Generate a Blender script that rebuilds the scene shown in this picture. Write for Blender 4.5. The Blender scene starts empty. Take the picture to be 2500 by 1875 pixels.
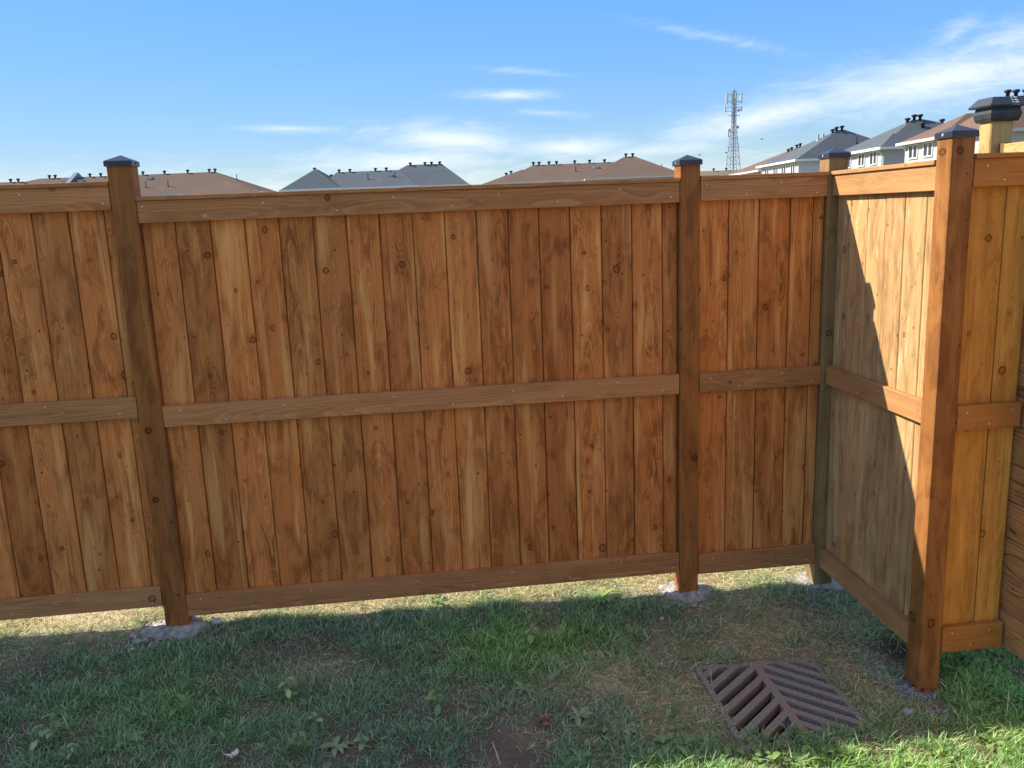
import bpy, math, random
import numpy as np
from mathutils import Matrix, Vector

random.seed(7)
SC = bpy.context.scene
COL = SC.collection

# ------------------------------------------------------------------ camera
CAM = Vector((1.0923, -3.6997, 1.7346))
cam = bpy.data.cameras.new('camera')
camo = bpy.data.objects.new('camera', cam)
COL.objects.link(camo)
_R = Vector((0.99171394, -0.12265498, -0.03819964))
_U = Vector((0.06160755, 0.19314921, 0.97923332))
_F = Vector((0.11272962, 0.97347272, -0.19910524))
M = Matrix((( _R.x, _U.x, -_F.x, CAM.x), (_R.y, _U.y, -_F.y, CAM.y), (_R.z, _U.z, -_F.z, CAM.z), (0, 0, 0, 1)))
camo.matrix_world = M
cam.sensor_width = 36.0
cam.lens = 29.675
cam.clip_start = 0.05
cam.clip_end = 4000
SC.camera = camo

# ------------------------------------------------------------------ light and sky
SUN_TO = Vector((-1.16, 0.559, 1.0)).normalized()          # towards the sun
SUN_EL = math.asin(SUN_TO.z)
SUN_AZ = math.atan2(SUN_TO.x, SUN_TO.y)                     # clockwise from +Y
SUN_STRENGTH = 2.6
SKY_STRENGTH = 0.15
EXPOSURE = 1.85
SKY_KNEE = 2.0
sun = bpy.data.lights.new('sun', 'SUN')
sun.energy = SUN_STRENGTH
sun.angle = math.radians(0.5)
sun.color = (1.0, 0.93, 0.82)
suno = bpy.data.objects.new('sun', sun)
COL.objects.link(suno)
suno.rotation_euler = (-SUN_TO).to_track_quat('-Z', 'Y').to_euler()
suno.location = (-20, 12, 30)

SC.view_settings.view_transform = 'Standard'
SC.view_settings.look = 'None'
SC.view_settings.gamma = 1.0
SC.view_settings.use_curve_mapping = False
SC.view_settings.exposure = EXPOSURE


class NB:
    """small node builder"""
    def __init__(self, tree):
        self.t = tree
        self.nodes = tree.nodes
        self.nodes.clear()

    def n(self, typ, **kw):
        nd = self.nodes.new(typ)
        for k, v in kw.items():
            setattr(nd, k, v)
        return nd

    def put(self, sock, v):
        if isinstance(v, bpy.types.NodeSocket):
            self.t.links.new(v, sock)
        elif v is not None:
            if isinstance(v, (tuple, list)) and len(v) == 3 and sock.type == 'RGBA':
                v = (*v, 1.0)
            sock.default_value = v

    def m(self, op, a, b=None, c=None, clamp=False):
        nd = self.n('ShaderNodeMath', operation=op, use_clamp=clamp)
        self.put(nd.inputs[0], a)
        if b is not None:
            self.put(nd.inputs[1], b)
        if c is not None:
            self.put(nd.inputs[2], c)
        return nd.outputs[0]

    def mix(self, f, a, b, blend='MIX'):
        nd = self.n('ShaderNodeMix', data_type='RGBA', blend_type=blend)
        self.put(nd.inputs[0], f)
        self.put(nd.inputs[6], a)
        self.put(nd.inputs[7], b)
        return nd.outputs[2]

    def ramp(self, v, lo, hi, a=0.0, b=1.0):
        nd = self.n('ShaderNodeMapRange', interpolation_type='SMOOTHSTEP')
        self.put(nd.inputs[0], v)
        self.put(nd.inputs[1], lo)
        self.put(nd.inputs[2], hi)
        self.put(nd.inputs[3], a)
        self.put(nd.inputs[4], b)
        return nd.outputs[0]

    def xyz(self, x, y, z):
        nd = self.n('ShaderNodeCombineXYZ')
        for s, v in zip(nd.inputs, (x, y, z)):
            self.put(s, v)
        return nd.outputs[0]

    def sep(self, v):
        nd = self.n('ShaderNodeSeparateXYZ')
        self.put(nd.inputs[0], v)
        return nd.outputs[0], nd.outputs[1], nd.outputs[2]

    def noise(self, vec, scale=1.0, detail=3.0, rough=0.55, dist=0.0, dim='3D'):
        nd = self.n('ShaderNodeTexNoise', noise_dimensions=dim)
        self.put(nd.inputs['Vector'], vec)
        nd.inputs['Scale'].default_value = scale
        nd.inputs['Detail'].default_value = detail
        nd.inputs['Roughness'].default_value = rough
        nd.inputs['Distortion'].default_value = dist
        return nd.outputs[0]

    def voro(self, vec, dim='2D', scale=1.0):
        nd = self.n('ShaderNodeTexVoronoi', voronoi_dimensions=dim)
        self.put(nd.inputs['Vector'], vec)
        nd.inputs['Scale'].default_value = scale
        return nd


world = bpy.data.worlds.new('World')
SC.world = world
world.use_nodes = True
wb = NB(world.node_tree)
sky = wb.n('ShaderNodeTexSky', sky_type='NISHITA')
sky.sun_disc = False
sky.sun_elevation = SUN_EL
sky.sun_rotation = SUN_AZ
sky.altitude = 300
sky.air_density = 1.0
sky.dust_density = 0.25
sky.ozone_density = 2.0
hsv = wb.n('ShaderNodeHueSaturation')
hsv.inputs['Saturation'].default_value = 1.20
# the phone's tone mapping: bright sky is held back, evenly over the whole dome
sr, sg, sb = wb.sep(sky.outputs[0])
lum = wb.m('ADD', wb.m('ADD', wb.m('MULTIPLY', sr, 0.25), wb.m('MULTIPLY', sg, 0.5)), wb.m('MULTIPLY', sb, 0.25))
kf = wb.m('DIVIDE', SKY_KNEE, wb.m('ADD', SKY_KNEE, lum))
wb.put(hsv.inputs['Color'], wb.mix(1.0, sky.outputs[0], wb.xyz(wb.m('MULTIPLY', kf, 0.80), wb.m('MULTIPLY', kf, 0.87), wb.m('MULTIPLY', kf, 1.05)), 'MULTIPLY'))
# thin cirrus by bearing and elevation, plus an added veil above the view
wdir = wb.n('ShaderNodeTexCoord').outputs['Generated']
dx, dy, dz = wb.sep(wdir)
az = wb.m('MULTIPLY', wb.m('ARCTAN2', dx, dy), 57.2958)
el = wb.m('MULTIPLY', wb.m('ARCSINE', dz), 57.2958)
CLOUDS = [  # bearing, elevation, half length, half height, slope, amount
    (33.0, 6.6, 10.0, 1.7, 0.09, 1.05), (23.0, 5.2, 8.0, 1.15, 0.17, 1.0), (16.5, 3.6, 6.0, 0.8, 0.08, 0.8), (38.0, 8.2, 5.0, 1.3, 0.0, 0.8),
    (3.4, 4.8, 5.5, 1.05, -0.10, 1.0), (0.0, 3.5, 8.0, 0.95, 0.0, 0.95), (11.0, 4.0, 6.0, 0.8, -0.03, 0.9), (-1.0, 5.6, 4.0, 0.3, 0.05, 0.5),
    (-7.0, 5.72, 3.6, 0.30, -0.02, 0.72), (7.4, 7.42, 3.2, 0.40, -0.02, 0.85), (8.0, 8.8, 3.6, 0.30, -0.12, 0.38),
    (20.5, 10.0, 6.5, 0.45, -0.27, 0.46), (33.6, 8.9, 1.6, 0.8, 0.5, 0.62), (9.5, 6.2, 3.0, 0.35, -0.1, 0.5),
    (0.0, 0.8, 600.0, 2.6, 0.0, 0.85), (-66.0, 9.0, 16.0, 1.6, 0.06, 0.8), (75.0, 8.0, 14.0, 1.8, 0.05, 0.9),
]
ae = wb.xyz(az, el, 0.0)
tot = None
for (ca, ce, sa, se, sl, am) in CLOUDS:
    mp_ = wb.n('ShaderNodeMapping', vector_type='TEXTURE')
    wb.put(mp_.inputs[0], ae)
    mp_.inputs[1].default_value = (ca, ce, 0)
    mp_.inputs[2].default_value = (0, 0, math.atan(sl))
    mp_.inputs[3].default_value = (sa * 2.2, se * 2.2, 1)
    gr_ = wb.n('ShaderNodeTexGradient', gradient_type='QUADRATIC_SPHERE')
    wb.put(gr_.inputs[0], mp_.outputs[0])
    g = wb.m('MULTIPLY', gr_.outputs[1], am * 1.25)
    tot = g if tot is None else wb.m('MAXIMUM', tot, g)
cn = wb.noise(wb.xyz(wb.m('ADD', wb.m('MULTIPLY', az, 0.22), wb.m('MULTIPLY', el, 0.10)), wb.m('SUBTRACT', wb.m('MULTIPLY', el, 0.95), wb.m('MULTIPLY', az, 0.04)), 3.7), 1.0, 8.0, 0.68, 1.6)
cmask = wb.ramp(wb.m('ADD', tot, wb.m('MULTIPLY', wb.m('SUBTRACT', cn, 0.5), 1.15)), 0.05, 1.45, 0.0, 0.72)
cmask = wb.m('MULTIPLY', cmask, wb.ramp(tot, 0.02, 0.25))
hi = wb.ramp(wb.noise(wb.xyz(wb.m('MULTIPLY', dx, 2.0), wb.m('MULTIPLY', dy, 6.0), wb.m('MULTIPLY', dz, 5.0)), 1.0, 4.0, 0.6, 1.0), 0.40, 0.66, 0.0, 0.8)  # unseen cloud veil overhead, added to brighten the shaded fence
hi = wb.m('MULTIPLY', hi, wb.ramp(el, 13.0, 26.0))
cmask = wb.m('MAXIMUM', cmask, hi)
ccol = wb.n('ShaderNodeRGB').outputs[0]
CLOUD_LUM = 2.2
ccol.default_value = (CLOUD_LUM, CLOUD_LUM * 1.02, CLOUD_LUM * 1.06, 1)
skyc = wb.mix(cmask, hsv.outputs[0], ccol)
bg = wb.n('ShaderNodeBackground')
wb.put(bg.inputs[0], skyc)
bg.inputs[1].default_value = SKY_STRENGTH
wo = wb.n('ShaderNodeOutputWorld')
world.node_tree.links.new(bg.outputs[0], wo.inputs[0])


# ------------------------------------------------------------------ helpers
def mesh(name, verts, faces, mats, smooth=False):
    me = bpy.data.meshes.new(name)
    me.from_pydata([tuple(v) for v in verts], [], [tuple(f) for f in faces])
    for m in (mats if isinstance(mats, (list, tuple)) else [mats]):
        me.materials.append(m)
    if smooth:
        me.polygons.foreach_set('use_smooth', [True] * len(me.polygons))
    me.update()
    return me


def obj(name, me, parent=None, loc=(0, 0, 0), rot=(0, 0, 0), scale=None):
    o = bpy.data.objects.new(name, me)
    COL.objects.link(o)
    o.location = loc
    o.rotation_euler = rot
    if scale is not None:
        o.scale = scale
    o.parent = parent
    return o


def tag(o, label=None, cat=None, group=None, kind=None):
    if label: o['label'] = label
    if cat: o['category'] = cat
    if group: o['group'] = group
    if kind: o['kind'] = kind
    return o


def thing(name, label, cat, loc=(0, 0, 0), rotz=0.0, group=None):
    o = obj(name, None, None, loc, (0, 0, rotz))
    o.empty_display_size = 0.1
    return tag(o, label, cat, group)


class MB:
    """collects simple solids into one mesh"""
    def __init__(self):
        self.v = []
        self.f = []

    def add(self, verts, faces):
        b = len(self.v)
        self.v += [tuple(p) for p in verts]
        self.f += [tuple(i + b for i in f) for f in faces]
        return self

    def box(self, x0, x1, y0, y1, z0, z1):
        v = [(x, y, z) for z in (z0, z1) for (x, y) in ((x0, y0), (x1, y0), (x1, y1), (x0, y1))]
        return self.add(v, [(3, 2, 1, 0), (4, 5, 6, 7), (0, 1, 5, 4), (1, 2, 6, 5), (2, 3, 7, 6), (3, 0, 4, 7)])

    def prism(self, poly, z0, z1):
        n = len(poly)
        v = [(x, y, z0) for x, y in poly] + [(x, y, z1) for x, y in poly]
        f = [tuple(range(n - 1, -1, -1)), tuple(range(n, 2 * n))]
        f += [(i, (i + 1) % n, n + (i + 1) % n, n + i) for i in range(n)]
        return self.add(v, f)

    def tube(self, a, b, r0, r1=None, n=8):
        r1 = r0 if r1 is None else r1
        a, b = Vector(a), Vector(b)
        d = (b - a).normalized()
        s = d.cross(Vector((0, 0, 1)) if abs(d.z) < 0.95 else Vector((1, 0, 0))).normalized()
        t = d.cross(s)
        v = []
        for c, r in ((a, r0), (b, r1)):
            for i in range(n):
                an = 2 * math.pi * i / n
                v.append(c + s * (r * math.cos(an)) + t * (r * math.sin(an)))
        f = [(i, (i + 1) % n, n + (i + 1) % n, n + i) for i in range(n)]
        f += [tuple(range(n - 1, -1, -1)), tuple(range(n, 2 * n))]
        return self.add(v, f)

    def lathe(self, c, prof, n=12):
        v, f = [], []
        for (r, z) in prof:
            for i in range(n):
                an = 2 * math.pi * i / n
                v.append((c[0] + r * math.cos(an), c[1] + r * math.sin(an), c[2] + z))
        for k in range(len(prof) - 1):
            for i in range(n):
                j = (i + 1) % n
                f.append((k * n + i, k * n + j, (k + 1) * n + j, (k + 1) * n + i))
        f.append(tuple(range(n - 1, -1, -1)))
        f.append(tuple((len(prof) - 1) * n + i for i in range(n)))
        return self.add(v, f)

    def mesh(self, name, mat, smooth=False):
        return mesh(name, self.v, self.f, mat, smooth)

    def obj(self, name, mat, parent=None, loc=(0, 0, 0), rot=(0, 0, 0), smooth=False):
        return obj(name, self.mesh(name, mat, smooth), parent, loc, rot)


# ------------------------------------------------------------------ materials
def new_mat(name):
    m = bpy.data.materials.new(name)
    m.use_nodes = True
    b = NB(m.node_tree)
    p = b.n('ShaderNodeBsdfPrincipled')
    o = b.n('ShaderNodeOutputMaterial')
    b.t.links.new(p.outputs[0], o.inputs[0])
    return m, b, p


def plain(name, col, rough=0.6, metal=0.0, var=0.25, scale=8.0, bump=0.0, bscale=60.0, spec=0.4, coord='Object'):
    m, b, p = new_mat(name)
    tc = b.n('ShaderNodeTexCoord').outputs[coord]
    n1 = b.noise(tc, scale, 4.0, 0.6)
    lo = tuple(c * (1 - var) for c in col)
    hi_ = tuple(min(1, c * (1 + var)) for c in col)
    b.put(p.inputs['Base Color'], b.mix(b.ramp(n1, 0.3, 0.7), lo, hi_))
    p.inputs['Roughness'].default_value = rough
    p.inputs['Metallic'].default_value = metal
    p.inputs['Specular IOR Level'].default_value = spec
    if bump:
        bp = b.n('ShaderNodeBump')
        bp.inputs['Strength'].default_value = bump
        bp.inputs['Distance'].default_value = 0.01
        b.put(bp.inputs['Height'], b.noise(tc, bscale, 4.0, 0.6))
        b.put(p.inputs['Normal'], bp.outputs[0])
    return m


def wood(name, dark, mid, light, ring=0.5, blotch=0.6, knots=0.6, rough=0.55, streak=0.0,
         spacing=0.006, darkring=0.0, tintvar=0.22, huevar=0.12, fiber=0.28, green=0.0):
    """flat-sawn softwood: the grain runs along the piece's own Z axis"""
    m, b, p = new_mat(name)
    x, y, z = b.sep(b.n('ShaderNodeTexCoord').outputs['Object'])
    rnd = b.n('ShaderNodeObjectInfo').outputs['Random']
    fr = lambda k: b.m('FRACT', b.m('MULTIPLY', rnd, k))
    r1, r2, r3, r4, r5 = fr(17.13), fr(91.7), fr(331.3), fr(57.9), fr(733.1)
    xs = b.m('ADD', x, b.m('MULTIPLY', y, 0.6))
    ox = b.m('MULTIPLY', r1, 60.0)
    oz = b.m('MULTIPLY', r2, 90.0)

    def knot_layer(sx, sz, rmin, rvar, exist, seed):
        cx = b.m('ADD', b.m('MULTIPLY', xs, sx), b.m('ADD', ox, seed))
        cz = b.m('ADD', b.m('MULTIPLY', z, sz), b.m('ADD', oz, seed))
        v = b.voro(b.xyz(cx, cz, 0.0))
        px, pz, _ = b.sep(v.outputs['Position'])
        vx = b.m('DIVIDE', b.m('SUBTRACT', cx, px), sx)
        vz = b.m('DIVIDE', b.m('SUBTRACT', cz, pz), sz)
        cr = b.n('ShaderNodeSeparateColor')
        b.put(cr.inputs[0], v.outputs['Color'])
        rk = b.m('ADD', rmin, b.m('MULTIPLY', b.m('POWER', cr.outputs[0], 2.0), rvar))
        ex = b.m('LESS_THAN', cr.outputs[1], exist)
        d = b.m('SQRT', b.m('ADD', b.m('MULTIPLY', vx, vx), b.m('MULTIPLY', b.m('MULTIPLY', vz, vz), b.m('ADD', 0.45, b.m('MULTIPLY', cr.outputs[2], 0.7)))))
        d = b.m('MULTIPLY', d, b.m('ADD', 0.7, b.m('MULTIPLY', b.noise(b.xyz(b.m('MULTIPLY', xs, 160.0), b.m('MULTIPLY', z, 160.0), oz), 1.0, 1.0, 0.5), 0.6)))
        core = b.m('MULTIPLY', b.m('MULTIPLY', b.ramp(b.m('DIVIDE', d, rk), 1.2, 0.7), ex), b.m('ADD', 0.35, b.m('MULTIPLY', cr.outputs[2], 0.75)))
        rim = b.m('MULTIPLY', b.m('MULTIPLY', b.ramp(b.m('DIVIDE', d, rk), 0.62, 0.95), b.ramp(b.m('DIVIDE', d, rk), 1.45, 1.0)), ex)
        qq = b.m('ADD', b.m('POWER', b.m('DIVIDE', b.m('ABSOLUTE', vx), b.m('MULTIPLY', rk, 2.6)), 2.0),
                 b.m('POWER', b.m('DIVIDE', b.m('ABSOLUTE', vz), b.m('MULTIPLY', rk, 6.5)), 2.0))
        inf = b.m('MULTIPLY', b.m('EXPONENT', b.m('MULTIPLY', qq, -1.0)), ex)
        return core, rim, inf, rk

    core, rim, inf, rk = knot_layer(6.5, 3.4, 0.0035, 0.010, knots, 0.0)
    core2, rim2, inf2, _ = knot_layer(13.0, 6.5, 0.0018, 0.0045, knots * 0.9, 13.7)
    nlow = b.m('SUBTRACT', b.noise(b.xyz(b.m('ADD', b.m('MULTIPLY', xs, 5.0), ox), b.m('ADD', b.m('MULTIPLY', z, 1.7), oz), 0.0), 1.0, 2.0, 0.5), 0.5)
    nmid = b.m('SUBTRACT', b.noise(b.xyz(b.m('ADD', b.m('MULTIPLY', xs, 26.0), oz), b.m('ADD', b.m('MULTIPLY', z, 5.0), ox), 1.0), 1.0, 2.0, 0.5), 0.5)
    tilt = b.m('MULTIPLY', b.m('SUBTRACT', r3, 0.5), 0.10)
    a = b.m('ADD', b.m('ADD', 0.008, b.m('MULTIPLY', r4, 0.045)), b.m('MULTIPLY', tilt, z))
    a = b.m('ADD', a, b.m('MULTIPLY', nlow, 0.075))
    a = b.m('ADD', a, b.m('ADD', b.m('MULTIPLY', inf, 0.026), b.m('MULTIPLY', inf2, 0.008)))
    xx = b.m('ADD', xs, b.m('MULTIPLY', b.m('SUBTRACT', r5, 0.5), 0.10))
    rad = b.m('SQRT', b.m('ADD', b.m('MULTIPLY', xx, xx), b.m('MULTIPLY', a, a)))
    rr = b.m('ADD', b.m('DIVIDE', rad, spacing), b.m('MULTIPLY', nmid, 0.55))
    f = b.m('FRACT', rr)
    lw = b.m('MULTIPLY', b.m('POWER', f, 3.6), b.ramp(f, 1.0, 0.90))
    fib = b.noise(b.xyz(b.m('ADD', b.m('MULTIPLY', xs, 420.0), ox), b.m('ADD', b.m('MULTIPLY', z, 7.0), oz), b.m('MULTIPLY', y, 300.0)), 1.0, 3.0, 0.6)
    fib2 = b.noise(b.xyz(b.m('ADD', b.m('MULTIPLY', xs, 70.0), oz), b.m('ADD', b.m('MULTIPLY', z, 2.2), ox), 2.0), 1.0, 3.0, 0.6)
    bl = b.noise(b.xyz(b.m('ADD', b.m('MULTIPLY', xs, 13.0), oz), b.m('ADD', b.m('MULTIPLY', z, 4.2), ox), 5.0), 1.0, 4.0, 0.65, 1.1)
    bl2 = b.noise(b.xyz(b.m('ADD', b.m('MULTIPLY', xs, 18.0), ox), b.m('ADD', b.m('MULTIPLY', z, 1.4), oz), 9.0), 1.0, 3.0, 0.55, 0.4)
    col = b.mix(b.m('MULTIPLY', b.ramp(bl, 0.44, 0.66), blotch), mid, dark)
    col = b.mix(b.m('MULTIPLY', b.ramp(bl2, 0.50, 0.70), blotch * 0.8), col, light)
    col = b.mix(b.m('MULTIPLY', lw, ring), col, light)
    stn = b.noise(b.xyz(b.m('ADD', b.m('MULTIPLY', xs, 48.0), ox), b.m('ADD', b.m('MULTIPLY', z, 1.3), oz), 6.0), 1.0, 3.0, 0.6, 0.3)
    col = b.mix(b.m('MULTIPLY', b.ramp(stn, 0.56, 0.72), blotch * 0.75), col, dark)
    if darkring:
        dk = b.m('MULTIPLY', b.ramp(f, 0.70, 0.97), b.ramp(f, 1.0, 0.97))
        col = b.mix(b.m('MULTIPLY', dk, darkring), col, dark)
    if streak:
        pn = b.noise(b.xyz(b.m('ADD', b.m('MULTIPLY', xs, 95.0), ox), b.m('ADD', b.m('MULTIPLY', z, 5.5), oz), 3.0), 1.0, 4.0, 0.7)
        pp = b.noise(b.xyz(b.m('ADD', b.m('MULTIPLY', xs, 9.0), oz), b.m('ADD', b.m('MULTIPLY', z, 3.2), ox), 8.0), 1.0, 2.0, 0.5)
        sm = b.m('MULTIPLY', b.ramp(pn, 0.50, 0.64), b.ramp(pp, 0.50, 0.66))
        col = b.mix(b.m('MULTIPLY', sm, streak), col, (0.72, 0.56, 0.30))
    if green:
        gn = b.noise(b.xyz(b.m('ADD', b.m('MULTIPLY', xs, 16.0), ox), b.m('ADD', b.m('MULTIPLY', z, 0.9), oz), 4.0), 1.0, 3.0, 0.5)
        col = b.mix(b.m('MULTIPLY', b.ramp(gn, 0.5, 0.7), green), col, (0.10, 0.105, 0.055))
    kc = tuple(c * 0.42 for c in dark)
    col = b.mix(b.m('MULTIPLY', inf, 0.22), col, dark)
    col = b.mix(b.m('MULTIPLY', core, 0.7), col, tuple(0.8 * c for c in dark))
    col = b.mix(b.m('MULTIPLY', rim, 0.95), col, kc)
    col = b.mix(b.m('MULTIPLY', core2, 0.85), col, kc)
    shade = b.m('MULTIPLY', b.m('ADD', 1.0 - fiber * 0.5, b.m('MULTIPLY', fib, fiber)), b.m('ADD', 0.76, b.m('MULTIPLY', fib2, 0.48)))
    tint = b.m('ADD', 1.0 - tintvar, b.m('MULTIPLY', r2, tintvar * 2.0))
    gs = b.m('ADD', 1.0 - huevar, b.m('MULTIPLY', r5, huevar * 2.0))
    bs = b.m('ADD', 1.0 - huevar * 1.6, b.m('MULTIPLY', r5, huevar * 3.2))
    sh = b.m('MULTIPLY', shade, tint)
    tc = b.xyz(sh, b.m('MULTIPLY', sh, gs), b.m('MULTIPLY', sh, bs))
    col = b.mix(1.0, col, tc, 'MULTIPLY')
    b.put(p.inputs['Base Color'], col)
    p.inputs['Roughness'].default_value = rough
    p.inputs['Specular IOR Level'].default_value = 0.10
    bp = b.n('ShaderNodeBump')
    bp.inputs['Strength'].default_value = 0.35
    bp.inputs['Distance'].default_value = 0.0015
    b.put(bp.inputs['Height'], fib)
    b.put(p.inputs['Normal'], bp.outputs[0])
    return m


W_PLANK = wood('stained_plank_wood', (0.2759, 0.0800, 0.0184), (0.5342, 0.1716, 0.0433), (0.7600, 0.3526, 0.1085), ring=0.6, blotch=0.95, knots=0.78, tintvar=0.17, huevar=0.06, fiber=0.45)
W_RAIL = wood('stained_rail_wood', (0.2439, 0.1042, 0.0380), (0.4242, 0.1840, 0.0672), (0.5831, 0.2778, 0.1115), ring=1.0, blotch=0.45, knots=0.3, spacing=0.01, tintvar=0.10, huevar=0.05, fiber=0.35)
W_POST = wood('stained_post_wood', (0.1242, 0.0424, 0.0124), (0.3064, 0.1097, 0.0283), (0.4968, 0.2056, 0.0548), ring=0.25, blotch=0.6, knots=0.65, tintvar=0.1, huevar=0.03, green=0.3, fiber=0.4)
W_POST_RED = wood('red_brown_post_wood', (0.1520, 0.0551, 0.0180), (0.2945, 0.1216, 0.0360), (0.4180, 0.1900, 0.0600), ring=0.3, blotch=0.7, knots=0.85, tintvar=0.03, huevar=0.02, fiber=0.4)
W_POST_OLD = wood('greenish_post_wood', (0.1430, 0.0920, 0.0405), (0.2750, 0.1680, 0.0702), (0.4400, 0.2800, 0.1170), ring=0.25, blotch=0.7, knots=0.4, tintvar=0.03, huevar=0.02, green=0.15)
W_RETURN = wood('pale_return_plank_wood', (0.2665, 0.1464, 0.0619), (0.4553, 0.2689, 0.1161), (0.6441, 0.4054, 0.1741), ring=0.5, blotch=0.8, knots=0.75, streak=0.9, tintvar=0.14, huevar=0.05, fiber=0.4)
W_RAIL2 = wood('pale_return_rail_wood', (0.2666, 0.1320, 0.0517), (0.4120, 0.2103, 0.0834), (0.5574, 0.3031, 0.1270), ring=0.5, blotch=0.4, knots=0.25, spacing=0.008, tintvar=0.08, huevar=0.05)
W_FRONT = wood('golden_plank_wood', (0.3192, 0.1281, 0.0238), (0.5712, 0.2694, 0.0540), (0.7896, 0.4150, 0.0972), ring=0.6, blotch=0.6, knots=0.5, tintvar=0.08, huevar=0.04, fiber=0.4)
W_FRAIL = wood('orange_brown_rail_wood', (0.2805, 0.1013, 0.0238), (0.4125, 0.1688, 0.0432), (0.5280, 0.2362, 0.0713), ring=0.4, blotch=0.4, knots=0.3, tintvar=0.05, huevar=0.03)
W_YELLOW = wood('untreated_and_sunlit_wood', (0.2860, 0.1674, 0.0550), (0.5720, 0.3780, 0.1450), (0.6820, 0.4860, 0.2100), ring=0.2, blotch=0.35, knots=0.25, darkring=0.6, tintvar=0.04, huevar=0.02)
W_NEIGH = wood('brown_horizontal_board_wood', (0.1073, 0.0431, 0.0156), (0.5040, 0.2451, 0.0942), (0.6435, 0.3332, 0.1335), ring=0.15, blotch=0.35, knots=0.35, darkring=0.85, spacing=0.011, tintvar=0.14, huevar=0.05)

M_CAP = plain('black_metal_cap', (0.030, 0.034, 0.045), rough=0.33, metal=0.3, var=0.25, scale=14, spec=0.6)
M_PLASTIC = plain('black_plastic_cap', (0.035, 0.037, 0.042), rough=0.42, var=0.3, scale=20, bump=0.1, spec=0.5)
M_SCREW = plain('bright_screw_metal', (0.72, 0.70, 0.66), rough=0.35, metal=0.6, var=0.1)
M_NAIL = plain('pale_nail_head', (0.62, 0.58, 0.50), rough=0.4, metal=0.3, var=0.1)
M_DROP = plain('white_droppings', (0.75, 0.75, 0.72), rough=0.8, var=0.15)
M_CONC = plain('pale_concrete', (0.42, 0.395, 0.345), rough=0.95, var=0.35, scale=26, bump=1.0, bscale=90, spec=0.2)
M_STONE = plain('grey_stone', (0.34, 0.33, 0.32), rough=0.9, var=0.3, scale=30, bump=0.4, spec=0.2)
M_GRAVEL = plain('blue_grey_gravel', (0.25, 0.265, 0.30), rough=0.9, var=0.35, scale=55, spec=0.2)
M_BLACK = plain('dark_basin', (0.05, 0.045, 0.04), rough=0.95, var=0.3)


def rusty():
    m, b, p = new_mat('rusty_cast_iron')
    tc = b.n('ShaderNodeTexCoord').outputs['Object']
    n1 = b.noise(tc, 9.0, 5.0, 0.65)
    n2 = b.noise(tc, 120.0, 3.0, 0.6)
    gx, gy, gz = b.sep(b.n('ShaderNodeNewGeometry').outputs['Position'])
    spine = b.ramp(b.m('ABSOLUTE', b.m('SUBTRACT', gx, 2.43)), 0.06, 0.015)
    c = b.mix(b.ramp(n2, 0.35, 0.7), (0.185, 0.165, 0.128), (0.325, 0.30, 0.245))
    c = b.mix(b.m('MULTIPLY', b.ramp(n1, 0.42, 0.62), 0.3), c, (0.24, 0.16, 0.11))
    c = b.mix(b.m('MULTIPLY', b.m('MULTIPLY', spine, b.ramp(n1, 0.3, 0.6)), 0.38), c, (0.31, 0.19, 0.125))
    b.put(p.inputs['Base Color'], c)
    p.inputs['Roughness'].default_value = 0.8
    p.inputs['Specular IOR Level'].default_value = 0.3
    bp = b.n('ShaderNodeBump')
    bp.inputs['Strength'].default_value = 0.6
    bp.inputs['Distance'].default_value = 0.002
    b.put(bp.inputs['Height'], n2)
    b.put(p.inputs['Normal'], bp.outputs[0])
    return m


M_IRON = rusty()


def vcol_mat(name, rough=0.6, trans=0.0, noise_amt=0.0, nscale=40, bump=0.0, spec=0.25):
    m, b, p = new_mat(name)
    at = b.n('ShaderNodeAttribute', attribute_name='Col')
    c = at.outputs['Color']
    tc = b.n('ShaderNodeTexCoord').outputs['Object']
    if noise_amt:
        nn = b.noise(tc, nscale, 5.0, 0.65)
        s = b.m('ADD', 1.0 - noise_amt, b.m('MULTIPLY', nn, noise_amt * 2))
        c = b.mix(1.0, c, b.xyz(s, s, s), 'MULTIPLY')
    b.put(p.inputs['Base Color'], c)
    p.inputs['Roughness'].default_value = rough
    p.inputs['Specular IOR Level'].default_value = spec
    if bump:
        bp = b.n('ShaderNodeBump')
        bp.inputs['Strength'].default_value = bump
        bp.inputs['Distance'].default_value = 0.01
        b.put(bp.inputs['Height'], b.noise(tc, nscale * 1.5, 5.0, 0.65))
        b.put(p.inputs['Normal'], bp.outputs[0])
    if trans:
        tr = b.n('ShaderNodeBsdfTranslucent')
        b.put(tr.inputs[0], b.mix(1.0, c, (1.15, 1.25, 0.6), 'MULTIPLY'))
        ms = b.n('ShaderNodeMixShader')
        ms.inputs[0].default_value = trans
        b.t.links.new(p.outputs[0], ms.inputs[1])
        b.t.links.new(tr.outputs[0], ms.inputs[2])
        out = [n for n in b.nodes if n.type == 'OUTPUT_MATERIAL'][0]
        b.t.links.new(ms.outputs[0], out.inputs[0])
    return m


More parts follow.
